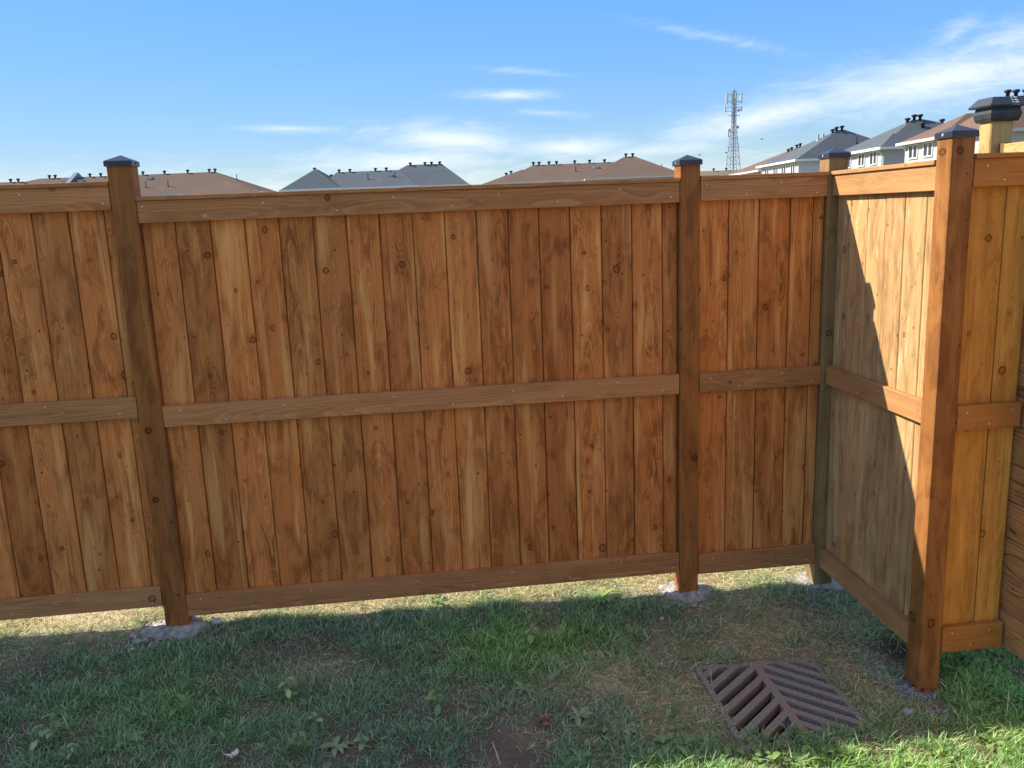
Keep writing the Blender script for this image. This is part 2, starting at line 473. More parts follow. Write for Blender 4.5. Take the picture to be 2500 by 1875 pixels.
def leaf_mat(name, col, trans=0.3):
    m, b, p = new_mat(name)
    tc = b.n('ShaderNodeTexCoord').outputs['Object']
    rnd = b.n('ShaderNodeObjectInfo').outputs['Random']
    n1 = b.noise(tc, 60.0, 3.0, 0.6)
    s = b.m('MULTIPLY', b.m('ADD', 0.75, b.m('MULTIPLY', n1, 0.5)), b.m('ADD', 0.75, b.m('MULTIPLY', rnd, 0.5)))
    c = b.mix(1.0, col, b.xyz(b.m('MULTIPLY', s, b.m('ADD', 0.85, b.m('MULTIPLY', rnd, 0.4))), s, s), 'MULTIPLY')
    b.put(p.inputs['Base Color'], c)
    p.inputs['Roughness'].default_value = 0.5
    tr = b.n('ShaderNodeBsdfTranslucent')
    b.put(tr.inputs[0], b.mix(1.0, c, (1.15, 1.25, 0.6), 'MULTIPLY'))
    ms = b.n('ShaderNodeMixShader')
    ms.inputs[0].default_value = trans
    b.t.links.new(p.outputs[0], ms.inputs[1])
    b.t.links.new(tr.outputs[0], ms.inputs[2])
    out = [n for n in b.nodes if n.type == 'OUTPUT_MATERIAL'][0]
    b.t.links.new(ms.outputs[0], out.inputs[0])
    return m


def shingle(name, col):
    m, b, p = new_mat(name)
    x, y, z = b.sep(b.n('ShaderNodeTexCoord').outputs['Object'])
    n1 = b.noise(b.xyz(b.m('MULTIPLY', x, 2.2), b.m('MULTIPLY', y, 2.2), b.m('MULTIPLY', z, 9.0)), 1.0, 3.0, 0.7)
    n2 = b.noise(b.xyz(x, y, z), 0.35, 3.0, 0.6)
    rows = b.m('FRACT', b.m('MULTIPLY', z, 14.0))
    s = b.m('MULTIPLY', b.m('ADD', 0.72, b.m('MULTIPLY', n1, 0.56)), b.m('ADD', 0.85, b.m('MULTIPLY', n2, 0.3)))
    s = b.m('MULTIPLY', s, b.ramp(rows, 0.0, 0.2, 0.86, 1.0))
    b.put(p.inputs['Base Color'], b.mix(1.0, col, b.xyz(s, s, s), 'MULTIPLY'))
    p.inputs['Roughness'].default_value = 0.95
    p.inputs['Specular IOR Level'].default_value = 0.04
    return m


def siding(name, col):
    m, b, p = new_mat(name)
    x, y, z = b.sep(b.n('ShaderNodeTexCoord').outputs['Object'])
    f = b.m('FRACT', b.m('DIVIDE', z, 0.20))
    n2 = b.noise(b.xyz(x, y, z), 0.6, 3.0, 0.6)
    s = b.m('MULTIPLY', b.m('ADD', 0.92, b.m('MULTIPLY', n2, 0.16)), b.ramp(f, 0.0, 0.12, 0.8, 1.0))
    b.put(p.inputs['Base Color'], b.mix(1.0, col, b.xyz(s, s, s), 'MULTIPLY'))
    bp = b.n('ShaderNodeBump')
    bp.inputs['Strength'].default_value = 0.5
    bp.inputs['Distance'].default_value = 0.03
    b.put(bp.inputs['Height'], f)
    b.put(p.inputs['Normal'], bp.outputs[0])
    p.inputs['Roughness'].default_value = 0.6
    return m


S_BROWN = shingle('brown_shingles', (0.150, 0.106, 0.080))
S_GREY = shingle('grey_shingles', (0.098, 0.112, 0.12))
S_TAN = shingle('tan_shingles', (0.22, 0.165, 0.11))
S_REDBR = shingle('red_brown_shingles', (0.165, 0.105, 0.078))
D_WHITE = siding('white_siding', (0.561, 0.561, 0.552))
D_GREY = siding('light_grey_siding', (0.425, 0.425, 0.416))
D_BEIGE = siding('beige_siding', (0.476, 0.459, 0.416))
M_TRIM = plain('white_trim', (0.72, 0.72, 0.70), rough=0.5, var=0.08)
M_TRIMT = plain('beige_trim', (0.55, 0.52, 0.46), rough=0.5, var=0.08)
M_BRICK = plain('grey_brick', (0.23, 0.20, 0.19), rough=0.9, var=0.25, scale=3, bump=0.5, bscale=20)
M_VENT = plain('dark_vent_metal', (0.028, 0.028, 0.034), rough=0.5, var=0.2, metal=0.2)
M_GLASS = plain('window_glass', (0.05, 0.06, 0.07), rough=0.08, var=0.2, scale=0.7, spec=0.8)
M_FIREWALL = plain('blue_grey_flashing', (0.16, 0.18, 0.21), rough=0.5, var=0.15, metal=0.2)
M_STEEL = plain('galvanised_steel', (0.24, 0.27, 0.31), rough=0.6, var=0.2, metal=0.2)
M_ANT = plain('antenna_grey', (0.42, 0.44, 0.46), rough=0.5, var=0.2)
M_BIRD = plain('dark_feather', (0.02, 0.02, 0.022), rough=0.8, var=0.2)


# ------------------------------------------------------------------ ground
def g(x, y):
    return -0.058 - 0.027 * (np.clip(x, -2.5, 4.0) + 0.05) + 0.057 * np.clip(y, -1.4, 0.6)


_rg = np.random.default_rng(11)
_lat = _rg.random((256, 256))


def vnoise(x, y, s):
    """smooth value noise, wavelength 1/s"""
    X, Y = np.asarray(x) * s + 1000.3, np.asarray(y) * s + 1000.7
    i, j = np.floor(X).astype(int), np.floor(Y).astype(int)
    u, v = X - i, Y - j
    u, v = u * u * (3 - 2 * u), v * v * (3 - 2 * v)
    a = _lat[i % 256, j % 256]; b_ = _lat[(i + 1) % 256, j % 256]
    c = _lat[i % 256, (j + 1) % 256]; d = _lat[(i + 1) % 256, (j + 1) % 256]
    return (a * (1 - u) + b_ * u) * (1 - v) + (c * (1 - u) + d * u) * v


def fb(x, y, s):
    return 0.55 * vnoise(x, y, s) + 0.3 * vnoise(x + 7.1, y - 3.3, s * 2.1) + 0.15 * vnoise(x - 2.7, y + 9.1, s * 4.3)


def gz(x, y):
    near = np.exp(-((np.asarray(x) - 1.0) / 6.0) ** 2 - (np.asarray(y) / 6.0) ** 2)
    return g(x, y) + (fb(x, y, 5.0) - 0.5) * 0.022 * near


def ga(x, y, cx, cy, sx, sy=None):
    sy = sx if sy is None else sy
    return np.exp(-((x - cx) / sx) ** 2 - ((y - cy) / sy) ** 2)


def masks(x, y):
    """bare soil, dryness (straw) over the lawn"""
    n = fb(x, y, 3.0)
    n2 = fb(x + 5, y + 5, 8.0)
    bare = np.zeros_like(x)
    for (cx, cy, s, am) in [(0.78, -0.95, 0.17, 0.95), (1.33, -1.02, 0.26, 1.0), (1.0, -1.05, 0.2, 0.8), (0.43, -0.27, 0.12, 0.6), (-0.55, 0.22, 0.34, 0.95),
                            (-0.25, -0.2, 0.10, 0.7), (1.46, -0.70, 0.10, 0.6), (3.05, -0.60, 0.13, 1.2), (1.0, -0.15, 0.16, 0.45), (0.83, -0.82, 0.10, 0.6),
                            (0.2, -0.9, 0.10, 0.5), (2.97, -0.88, 0.10, 1.0), (0.62, -0.42, 0.09, 0.6), (1.9, -1.0, 0.08, 0.4), (-0.05, -0.6, 0.09, 0.5), (2.44, -0.85, 0.33, 0.55)]:
        bare = np.maximum(bare, am * ga(x, y, cx, cy, s))
    bare = np.clip((bare + (n2 - 0.5) * 0.8 - 0.36) * 1.6, 0, 1)
    dry = np.zeros_like(x)
    for (cx, cy, sx, sy, am) in [(2.5, -0.42, 0.65, 0.26, 0.85), (1.85, -0.62, 0.26, 0.22, 0.85), (2.02, -0.8, 0.22, 0.25, 0.75), (2.85, -0.75, 0.2, 0.35, 0.75),
                                 (2.6, -0.2, 0.5, 0.2, 0.6), (0.6, -0.42, 0.2, 0.1, 0.45), (1.15, -0.3, 0.25, 0.1, 0.3), (-0.4, 0.15, 0.6, 0.25, 0.7), (1.62, -0.95, 0.2, 0.2, 0.35)]:
        dry = np.maximum(dry, am * ga(x, y, cx, cy, sx, sy))
    dry = np.maximum(dry, 0.78 * np.clip((y + 0.02) / 0.1, 0, 1))
    dry = np.clip(dry + (n - 0.5) * 0.7, 0, 1)
    lush = np.clip(ga(x, y, 1.5, -0.35, 0.45, 0.25) + ga(x, y, 3.3, -0.85, 0.3, 0.4) + ga(x, y, 2.4, -1.35, 0.9, 0.25) + 0.5 * ga(x, y, 0.0, -0.6, 0.5, 0.4), 0, 1)
    return bare, np.clip(dry * (1 - 0.5 * lush), 0, 1), lush


def axis(fine0, fine1, step, ends, extra=()):
    a = list(np.arange(fine0, fine1 + 1e-6, step))
    for lo in ends[0]: a.append(lo)
    for hi_ in ends[1]: a.append(hi_)
    a += list(extra)
    a = sorted(set(round(float(v), 4) for v in a))
    out = [a[0]]
    for v in a[1:]:
        if v - out[-1] > 0.012 or v in extra:
            if v in extra and v - out[-1] <= 0.012 and out[-1] not in extra: out[-1] = v
            else: out.append(v)
    return np.array(out)


GRATE = (2.43, -0.855)
HX0, HX1, HY0, HY1 = 2.18, 2.68, -1.105, -0.605
far = [5, 8, 14, 25, 45, 80, 150, 300, 600, 1200]
gxs = axis(-2.6, 4.6, 0.03, ([-v for v in far], far), (HX0, HX1))
gys = axis(-2.6, 2.2, 0.03, ([-v for v in far], far), (HY0, HY1))
GX, GY = np.meshgrid(gxs, gys)
GZ = gz(GX, GY)
nx, ny = len(gxs), len(gys)
gv = np.stack([GX.ravel(), GY.ravel(), GZ.ravel()], -1)
gf = []
for j in range(ny - 1):
    cy = 0.5 * (gys[j] + gys[j + 1])
    for i in range(nx - 1):
        cx = 0.5 * (gxs[i] + gxs[i + 1])
        if HX0 < cx < HX1 and HY0 < cy < HY1:
            continue
        gf.append((j * nx + i, j * nx + i + 1, (j + 1) * nx + i + 1, (j + 1) * nx + i))
M_SOIL = vcol_mat('lawn_soil', rough=0.95, noise_amt=0.5, nscale=60, bump=0.9, spec=0.1)
gme = mesh('ground', gv, gf, M_SOIL, True)
b_, d_, l_ = masks(GX.ravel(), GY.ravel())
soil = np.array([0.165, 0.125, 0.085])[None] * (0.75 + 0.5 * fb(GX.ravel(), GY.ravel(), 6.0))[:, None]
thatch = np.array([0.60, 0.52, 0.32])[None]
green = np.array([0.17, 0.165, 0.075])[None]
farm = np.clip((np.abs(GX.ravel() - 1) - 3.4) / 2, 0, 1)[:, None]
farm = np.maximum(farm, np.clip((GY.ravel() - 1.6) / 1.5, 0, 1)[:, None])
farm = np.maximum(farm, np.clip((-GY.ravel() - 2.0) / 1.0, 0, 1)[:, None])
c_ = soil * (1 - 0.8 * d_[:, None]) + thatch * 0.8 * d_[:, None]
dark_hole = ga(GX.ravel(), GY.ravel(), 3.05, -0.60, 0.16)[:, None]
c_ = c_ * (1 - 0.6 * dark_hole)
c_ = c_ * (1 - farm) + green * farm
ca = gme.color_attributes.new('Col', 'FLOAT_COLOR', 'POINT')
ca.data.foreach_set('color', np.concatenate([c_, np.ones((len(c_), 1))], 1).astype(np.float32).ravel())
tag(obj('ground', gme), kind='structure')

# ------------------------------------------------------------------ houses (street grid turned 6.6 degrees from the fence)
AZ = math.radians(6.6055)


def uw(u, w):
    return (CAM.x + u * math.cos(AZ) + w * math.sin(AZ), CAM.y - u * math.sin(AZ) + w * math.cos(AZ))


VENT_ME = MB().lathe((0, 0, 0), [(0.11, -0.25), (0.11, 0.18), (0.14, 0.20), (0.20, 0.22), (0.21, 0.34), (0.18, 0.37), (0.05, 0.39)], 12).mesh('roof_vent', M_VENT, True)
PIPE_ME = MB().lathe((0, 0, 0), [(0.16, -0.2), (0.14, 0.03), (0.05, 0.06), (0.05, 0.65)], 8).mesh('vent_pipe', M_VENT)
BOX_ME = MB().box(-0.32, 0.32, -0.35, 0.35, -0.15, 0.12).mesh('roof_box', M_ANT)


def hip(x0, x1, y0, y1, ze, r0, r1, zr, along='x', rc=None):
    """closed hip roof: eaves rectangle and a ridge from r0 to r1"""
    if along == 'x':
        ym = 0.5 * (y0 + y1) if rc is None else rc
        a, b2 = (r0, ym, zr), (r1, ym, zr)
    else:
        xm = 0.5 * (x0 + x1)
        a, b2 = (xm, r0, zr), (xm, r1, zr)
    v = [(x0, y0, ze), (x1, y0, ze), (x1, y1, ze), (x0, y1, ze), a, b2]
    if along == 'x':
        f = [(0, 1, 5, 4), (1, 2, 5), (2, 3, 4, 5), (3, 0, 4), (3, 2, 1, 0)]
    else:
        f = [(0, 1, 4), (1, 2, 5, 4), (2, 3, 5), (3, 0, 4, 5), (3, 2, 1, 0)]
    return v, f


def house(name, label, origin, blocks, roof_m, wall_m, trim_m, vents=(), windows=(), pipes=(), boxes=(), group='houses beyond the fence', gut=0.16):
    """blocks: (x0,x1,y0,y1,ze,r0,r1,zr,along) in the house's own frame"""
    ou, ow = origin
    X, Y = uw(ou, ow)
    root = thing(name, label, 'house', (X, Y, 0), -AZ, group)
    roofs = []
    for i, bk in enumerate(blocks):
        x0, x1, y0, y1, ze, r0, r1, zr, al = bk[:9]
        rc = bk[9] - ow if len(bk) > 9 else None
        x0, x1, y0, y1 = x0 - ou, x1 - ou, y0 - ow, y1 - ow
        r0, r1 = (r0 - ou, r1 - ou) if al == 'x' else (r0 - ow, r1 - ow)
        k = i * 0.004
        mb = MB()
        mb.box(x0 + 0.42 + k, x1 - 0.42 - k, y0 + 0.42 + k, y1 - 0.42 - k, -0.6, ze - 0.05 + k)
        mb.obj('wall', wall_m, root)
        v, f = hip(x0, x1, y0, y1, ze + k, r0, r1, zr, al, rc)
        ro = obj('roof', mesh('roof', v, f, roof_m), root)
        roofs.append((ro, (x0, x1, y0, y1, ze, r0, r1, zr, al, rc)))
        gm = MB()
        e, h = 0.07, gut
        gm.box(x0 - e, x1 + e, y0 - e, y0 - 0.002, ze - h + k, ze + 0.03 + k)
        gm.box(x0 - e, x1 + e, y1 + 0.002, y1 + e, ze - h + k, ze + 0.03 + k)
        gm.box(x0 - e, x0 - 0.002, y0, y1, ze - h + k, ze + 0.03 + k)
        gm.box(x1 + 0.002, x1 + e, y0, y1, ze - h + k, ze + 0.03 + k)
        gm.box(x0 + 0.01, x1 - 0.01, y0 + 0.01, y1 - 0.01, ze - 0.12 + k, ze - 0.10 + k)
        gm.obj('gutter', trim_m, root)

    def on_roof(u, w):
        best = None
        for ro, (x0, x1, y0, y1, ze, r0, r1, zr, al, rc) in roofs:
            px, py = u - ou, w - ow
            if not (x0 <= px <= x1 and y0 <= py <= y1):
                continue
            if al == 'x':
                ym = 0.5 * (y0 + y1) if rc is None else rc
                dyn = min((py - y0) / (ym - y0), (y1 - py) / (y1 - ym))
                dxn = 1.0
                if px < r0: dxn = (px - x0) / max(r0 - x0, 1e-3)
                if px > r1: dxn = (x1 - px) / max(x1 - r1, 1e-3)
            else:
                dyn = min(px - x0, x1 - px) / (0.5 * (x1 - x0))
                dxn = 1.0
                if py < r0: dxn = (py - y0) / max(r0 - y0, 1e-3)
                if py > r1: dxn = (y1 - py) / max(y1 - r1, 1e-3)
            zz = ze + (zr - ze) * min(dyn, dxn)
            if best is None or zz > best[1]:
                best = (ro, zz)
        return best

    for me_, nm, lst in ((VENT_ME, 'roof_vent', vents), (PIPE_ME, 'vent_pipe', pipes), (BOX_ME, 'skylight', boxes)):
        for (u, w) in lst:
            bst = on_roof(u, w)
            if bst is None:
                continue
            obj(nm, me_, bst[0], (u - ou, w - ow, bst[1]))
    for (face, c0, c1, z0, z1, pl) in windows:
        # face 'x': the wall looks towards -x at x=pl;  face 'y': towards -y at y=pl
        fr_, gl = MB(), MB()
        t = 0.09

        def bx(m_, a0, a1, b0, b1, d0, d1):
            if face == 'x':
                m_.box(pl - ou - d1, pl - ou - d0, a0 - ow, a1 - ow, b0, b1)
            else:
                m_.box(a0 - ou, a1 - ou, pl - ow - d1, pl - ow - d0, b0, b1)
        bx(fr_, c0, c1, z0 - t, z0, -0.02, 0.09)
        bx(fr_, c0, c1, z1, z1 + t, -0.02, 0.07)
        bx(fr_, c0 - t, c0, z0 - t, z1 + t, -0.02, 0.07)
        bx(fr_, c1, c1 + t, z0 - t, z1 + t, -0.02, 0.07)
        cm = 0.5 * (c0 + c1)
        bx(fr_, cm - 0.07, cm + 0.07, z0, z1, -0.02, 0.06)
        wo_ = fr_.obj('window', M_TRIM, root)
        for (p0, p1) in ((c0, cm - 0.07), (cm + 0.07, c1)):
            gl = MB()
            bx(gl, p0, p1, z0, z1, 0.005, 0.025)
            gl.obj('pane', M_GLASS, wo_)
    return root


def downspout(root, origin, u, w, ze):
    ou, ow = origin
    x, y = u - ou, w - ow
    mb = MB()
    mb.tube((x - 0.45, y, ze - 0.1), (x - 0.02, y, ze - 0.5), 0.05)
    mb.tube((x - 0.02, y, ze - 0.45), (x - 0.02, y, 0.0), 0.05)
    mb.obj('downspout', M_TRIM, root)


# long brown row on the left
H1O = (-45.0, 100.0)
h1 = house('brown_row_house', 'long row house with a brown hip roof and raised grey firewall, seen behind the fence', H1O,
           [(-68, -28.3, 100.0, 110.4, 5.25, -56.0, -34.8, 7.9, 'x'), (-70, -54, 99.0, 108.5, 5.25, -60.5, -57.2, 7.55, 'x'),
            (-36.8, -28.35, 98.6, 108, 5.05, 102.4, 104, 6.75, 'y'), (-47.5, -41.7, 97.8, 106, 5.2, 101.0, 103.0, 6.3, 'y')],
           S_BROWN, M_BRICK, M_TRIMT,
           vents=[(-58.7, 103.75), (-57.8, 103.75), (-54.8, 105.2), (-54.1, 105.2), (-49.9, 105.2), (-48.6, 105.2), (-43.5, 105.2), (-40.9, 105.2), (-38.1, 105.2), (-35.5, 105.2), (-34.8, 105.2)],
           pipes=[(-53.1, 101.6), (-42.0, 102.0), (-39.4, 102.0), (-32.2, 105.0)], boxes=[(-52.4, 104.2), (-50.5, 104.2), (-42.3, 104.2)])
fw = MB()
for s in (0,):
    x0, x1 = -51.75 - H1O[0], -51.25 - H1O[0]
    pts = [(100.1, 5.0), (105.2, 7.7), (110.2, 5.0), (110.2, 5.75), (105.2, 8.45), (100.1, 5.75)]
    n = len(pts)
    v = [(x0, y - 100.0, z) for y, z in pts] + [(x1, y - 100.0, z) for y, z in pts]
    f = [(i, (i + 1) % n, n + (i + 1) % n, n + i) for i in range(n)] + [(0, 5, 4, 1), (1, 4, 3, 2), (n, n + 1, n + 4, n + 5), (n + 1, n + 2, n + 3, n + 4)]
    fw.add(v, f)
fw.obj('firewall', M_FIREWALL, h1)

# grey house in the middle
H2O = (-14.0, 100.0)
house('grey_row_house', 'row house with stepped blue-grey hip roofs and white gutters, behind the long fence panel', H2O,
      [(-25.9, -18.8, 100.0, 109.6, 5.25, 103.4, 105.2, 7.66, 'y'), (-22.0, -9.9, 100.7, 110.3, 5.22, -20.2, -12.7, 7.3, 'x'), (-16.2, -4.1, 102.0, 112.0, 5.18, -11.8, -7.6, 7.92, 'x')],
      S_GREY, D_WHITE, M_TRIM,
      vents=[(-22.6, 104.2), (-20.9, 105.4), (-19.9, 105.4), (-18.6, 105.4), (-15.5, 105.4), (-14.2, 105.4), (-11.4, 106.8), (-9.6, 106.8), (-8.8, 106.8), (-7.8, 106.8)],
      pipes=[(-16.1, 103.0), (-12.9, 103.3)], boxes=[(-13.6, 103.9)])

# brown house right of the middle
H3O = (9.5, 100.0)
house('brown_hip_roof_house', 'house with a brown hip roof rising to a peak beside the second post', H3O,
      [(-0.8, 17.5, 100.0, 110.2, 5.12, 3.6, 14.2, 7.22, 'x'), (9.3, 20.9, 99.0, 109.8, 5.15, 14.5, 15.7, 7.75, 'x'), (-2.6, 9.0, 104.0, 113.0, 5.2, 2.2, 6.0, 6.9, 'x')],
      S_BROWN, M_BRICK, M_TRIMT,
      vents=[(3.6, 105.1), (4.3, 105.1), (5.5, 105.1), (6.4, 105.1), (8.6, 105.1), (10.4, 105.1), (12.2, 105.1), (14.7, 104.4), (15.5, 104.4), (0.3, 108.4), (0.9, 108.4)],
      pipes=[(8.5, 102.6), (19.0, 104.4)], boxes=[(11.0, 103.6)])

# low tan roof far behind
H4O = (31.5, 128.0)
X, Y = uw(*H4O)
h4 = thing('tan_gable_house', 'distant low house with a tan gable roof below the lattice tower', 'house', (X, Y, 0), -AZ, 'houses beyond the fence')
MB().box(-5.0, 4.4, 0.4, 7.6, -0.6, 4.95).obj('wall', D_BEIGE, h4)
v = [(-5.4, 0, 4.9), (4.7, 0, 4.9), (4.7, 8, 4.9), (-5.4, 8, 4.9), (-5.4, 4, 6.75), (4.7, 4, 6.75)]
r4 = obj('roof', mesh('roof', v, [(0, 1, 5, 4), (2, 3, 4, 5), (1, 2, 5), (3, 0, 4), (3, 2, 1, 0)], S_TAN), h4)
obj('roof_vent', VENT_ME, r4, (0.4, 4, 6.75)); obj('roof_vent', VENT_ME, r4, (2.3, 4, 6.75))
v = [(1.6, 0.2, 4.9), (4.2, 0.2, 4.9), (2.9, 0.2, 6.05), (1.6, 2.5, 4.9), (4.2, 2.5, 4.9), (2.9, 2.5, 6.05)]
obj('dormer', mesh('dormer', v, [(0, 1, 2), (0, 2, 5, 3), (1, 4, 5, 2), (3, 5, 4), (0, 3, 4, 1)], [M_TRIMT]), h4)

# the row on the right, gardens towards us
ZE = 5.4
R0O = (34.0, 103.0)
house('brown_roof_end_house', 'far house of the right row with a brown hip roof and four dark roof vents', R0O,
      [(29.2, 41.0, 99.5, 115.0, ZE, 35.0, 36.6, 8.05, 'x', 103.0)], S_REDBR, D_BEIGE, M_TRIM,
      vents=[(33.7, 103.0), (34.1, 103.0), (34.7, 103.0), (35.1, 103.0)], group='right row of houses')
R1O = (32.0, 84.0)
h = house('white_garden_house', 'white sided house with a grey hip roof and white metal flues, behind the corner post', R1O,
          [(26.2, 37.4, 78.0, 90.0, ZE, 31.0, 31.6, 8.03, 'x', 80.8)], S_GREY, D_WHITE, M_TRIM,
          vents=[(30.5, 80.8), (30.85, 80.8), (31.35, 80.8)], pipes=[(32.2, 79.4)],
          windows=[('x', 87.2, 88.3, 4.1, 5.0, 26.62), ('x', 84.4, 85.5, 4.1, 5.0, 26.62), ('x', 81.9, 83.0, 4.1, 5.0, 26.62), ('x', 79.3, 80.3, 4.1, 5.0, 26.62)], group='right row of houses')
downspout(h, R1O, 26.62, 89.2, ZE)
for (u, w) in ((29.6, 82.0), (29.9, 81.5)):
    MB().lathe((u - R1O[0], w - R1O[1], 7.0), [(0.2, 0), (0.2, 0.25), (0.11, 0.3), (0.11, 0.8)], 8).obj('metal_flue', M_ANT, h)
R2O = (32.0, 69.0)
h = house('grey_garden_house', 'light grey sided house with a dark grey hip roof right of the corner post', R2O,
          [(27.8, 40.2, 64.45, 73.6, ZE, 31.4, 32.2, 7.5, 'x', 67.0), (27.86, 38.0, 64.3, 67.2, ZE, 29.3, 34.5, 6.44, 'x', 65.6), (31.0, 44.0, 65.0, 72.0, ZE, 32.5, 40.0, 7.1, 'x', 67.1)], S_GREY, D_GREY, M_TRIM,
          vents=[(31.0, 67.0), (31.5, 67.0), (31.95, 67.0), (31.8, 66.2), (33.7, 67.1)],
          windows=[('x', 67.9, 68.95, 4.3, 5.15, 28.22), ('x', 65.7, 66.8, 4.3, 5.15, 28.22), ('x', 70.6, 71.7, 4.3, 5.15, 28.22)], group='right row of houses')
downspout(h, R2O, 28.3, 64.9, ZE)
R3O = (33.0, 56.0)
h = house('brown_garden_house', 'light sided house with a brown hip roof directly left of the tall post cap', R3O,
          [(27.6, 39.6, 55.0, 61.1, ZE, 30.2, 36.5, 6.9, 'x', 57.0), (28.0, 40.0, 50.9, 56.2, ZE, 30.7, 37.0, 7.5, 'x')], S_REDBR, D_BEIGE, M_TRIMT,
          vents=[(30.8, 53.55), (31.3, 53.55), (31.9, 53.55)],
          windows=[('x', 58.85, 60.0, 4.35, 5.15, 28.02), ('x', 56.8, 57.9, 4.35, 5.15, 28.02)], group='right row of houses')
downspout(h, R3O, 28.05, 60.6, ZE)

# ------------------------------------------------------------------ lattice tower
tx, ty = uw(63.4, 240.0)
tw = thing('lattice_tower', 'tall steel lattice mast with antenna panels rising behind the rooftops', 'tower', (tx, ty, 0), -AZ + 0.12)


def hw(z):
    return 0.46 if z > 23.5 else 0.46 + (23.5 - z) * 0.082


TOPZ = 31.6
for sx, sy in ((-1, -1), (1, -1), (1, 1), (-1, 1)):
    mb = MB()
    for z0, z1 in ((0, 23.5), (23.5, TOPZ)):
        mb.tube((sx * hw(z0 + 1e-3), sy * hw(z0 + 1e-3), z0), (sx * hw(z1 - 1e-3 if z1 < 24 else z1), sy * hw(z1 - 1e-3 if z1 < 24 else z1), z1), 0.085, 0.07, 6)
    mb.obj('tower_leg', M_STEEL, tw)
zs = [0, 4, 7.5, 10.5, 12.4, 14.3, 16.1, 17.8, 19.4, 20.9, 22.3, 23.5, 24.7, 25.9, 27.1, 28.3, 29.5, 30.6, TOPZ]
br = MB()
for z0, z1 in zip(zs[:-1], zs[1:]):
    a, b2 = hw(z0), hw(z1)
    cs0 = [(-a, -a), (a, -a), (a, a), (-a, a)]
    cs1 = [(-b2, -b2), (b2, -b2), (b2, b2), (-b2, b2)]
    for i in range(4):
        j = (i + 1) % 4
        br.tube((*cs0[i], z0), (*cs1[j], z1), 0.035, None, 4)
        br.tube((*cs0[j], z0), (*cs1[i], z1), 0.035, None, 4)
        br.tube((*cs1[i], z1), (*cs1[j], z1), 0.035, None, 4)
br.obj('bracing', M_STEEL, tw)
MB().tube((0, 0, 0), (0, 0, TOPZ + 0.6), 0.20, 0.16, 6).obj('cable_ladder', M_STEEL, tw)
for k, (an, z, r, hh) in enumerate([(0.3, 29.9, 2.3, 2.6), (1.5, 29.6, 1.5, 2.4), (2.4, 29.7, 2.2, 2.6), (3.5, 29.9, 2.4, 2.5), (4.6, 29.7, 1.6, 2.4), (5.4, 29.8, 2.2, 2.5), (2.9, 27.0, 2.3, 1.4), (0.0, 27.0, 2.1, 1.2), (3.1, 20.5, 1.5, 1.6)]):
    cx, cy = r * math.cos(an), r * math.sin(an)
    am = MB()
    for dz_ in (-hh * 0.35, hh * 0.35):
        am.tube((0.4 * math.cos(an), 0.4 * math.sin(an), z + dz_), (cx, cy, z + dz_), 0.06, None, 4)
    am.obj('antenna_arm', M_STEEL, tw)
    MB().box(cx - 0.15, cx + 0.15, cy - 0.15, cy + 0.15, z - hh / 2, z + hh / 2).obj('antenna_panel', M_ANT, tw)
for (an, z) in ((2.9, 21.6), (0.2, 22.3), (-0.6, 26.6)):
    MB().lathe((1.25 * math.cos(an), 1.25 * math.sin(an), z), [(0.1, -0.4), (0.42, -0.25), (0.45, 0.2), (0.1, 0.42)], 10).obj('microwave_dish', M_ANT, tw)
for (z, r) in ((25.3, 1.8), (17.0, 1.9)):
    MB().tube((-r, 0, z), (r, 0, z), 0.07, None, 4).obj('cross_arm', M_STEEL, tw)

# ------------------------------------------------------------------ birds
for (bx_, by_, bz_, rz, lab) in ((43.5, 95.6, 9.1, 0.4, 'small dark bird gliding above the right row of roofs'), (39.2, 95.8, 7.7, 1.3, 'small dark bird flying just left of the lattice tower'), (36.1, 96.2, 7.56, 2.2, 'tiny dark bird flying low beside the second post cap')):
    t = thing('bird', lab, 'bird', (bx_, by_, bz_), rz, 'birds over the roofs')
    MB().lathe((0, 0, 0), [(0.01, -0.16), (0.05, -0.1), (0.06, 0.0), (0.045, 0.08), (0.03, 0.13), (0.008, 0.17)], 8).obj('body', M_BIRD, t, rot=(math.pi / 2, 0, 0), smooth=True)
    for s in (-1, 1):
        v = [(s * 0.03, -0.06, 0.01), (s * 0.03, 0.07, 0.01), (s * 0.16, 0.05, 0.06), (s * 0.16, -0.06, 0.06), (s * 0.30, -0.06, 0.01)]
        v += [(x, y, z - 0.012) for x, y, z in v]
        f = [(0, 1, 2, 3), (3, 2, 4), (8, 7, 6, 5), (9, 7, 8), (0, 3, 8, 5), (3, 4, 9, 8), (4, 2, 7, 9), (2, 1, 6, 7), (1, 0, 5, 6)]
        obj('wing', mesh('wing', v, f, M_BIRD), t)

# ------------------------------------------------------------------ the stained fence
fence = thing('wooden_fence', 'brown stained board fence with capped posts turning a corner around the drain grate', 'fence', (-0.05, 0.04, 0))
FO = Vector((-0.05, 0.04, 0))


def fpart(name, me, loc, rot=(0, 0, 0), parent=None):
    l = Vector(loc) - FO
    return obj(name, me, fence if parent is None else parent, l, rot)


_pl = {}


def plank_mesh(w, L, mat):
    k = (round(w, 3), round(L, 3), mat.name)
    if k not in _pl:
        h, t, c = w / 2 - 0.0022, 0.009, 0.0028
        poly = [(-h, -t + c), (-h + c, -t), (h - c, -t), (h, -t + c), (h, 0.0045), (h + 0.010, 0.0045), (h + 0.010, 0.008), (h, 0.008), (h, t), (-h, t)]
        mb = MB().prism(poly, -L / 2, L / 2)
        _pl[k] = mb.mesh('plank', mat)
    return _pl[k]


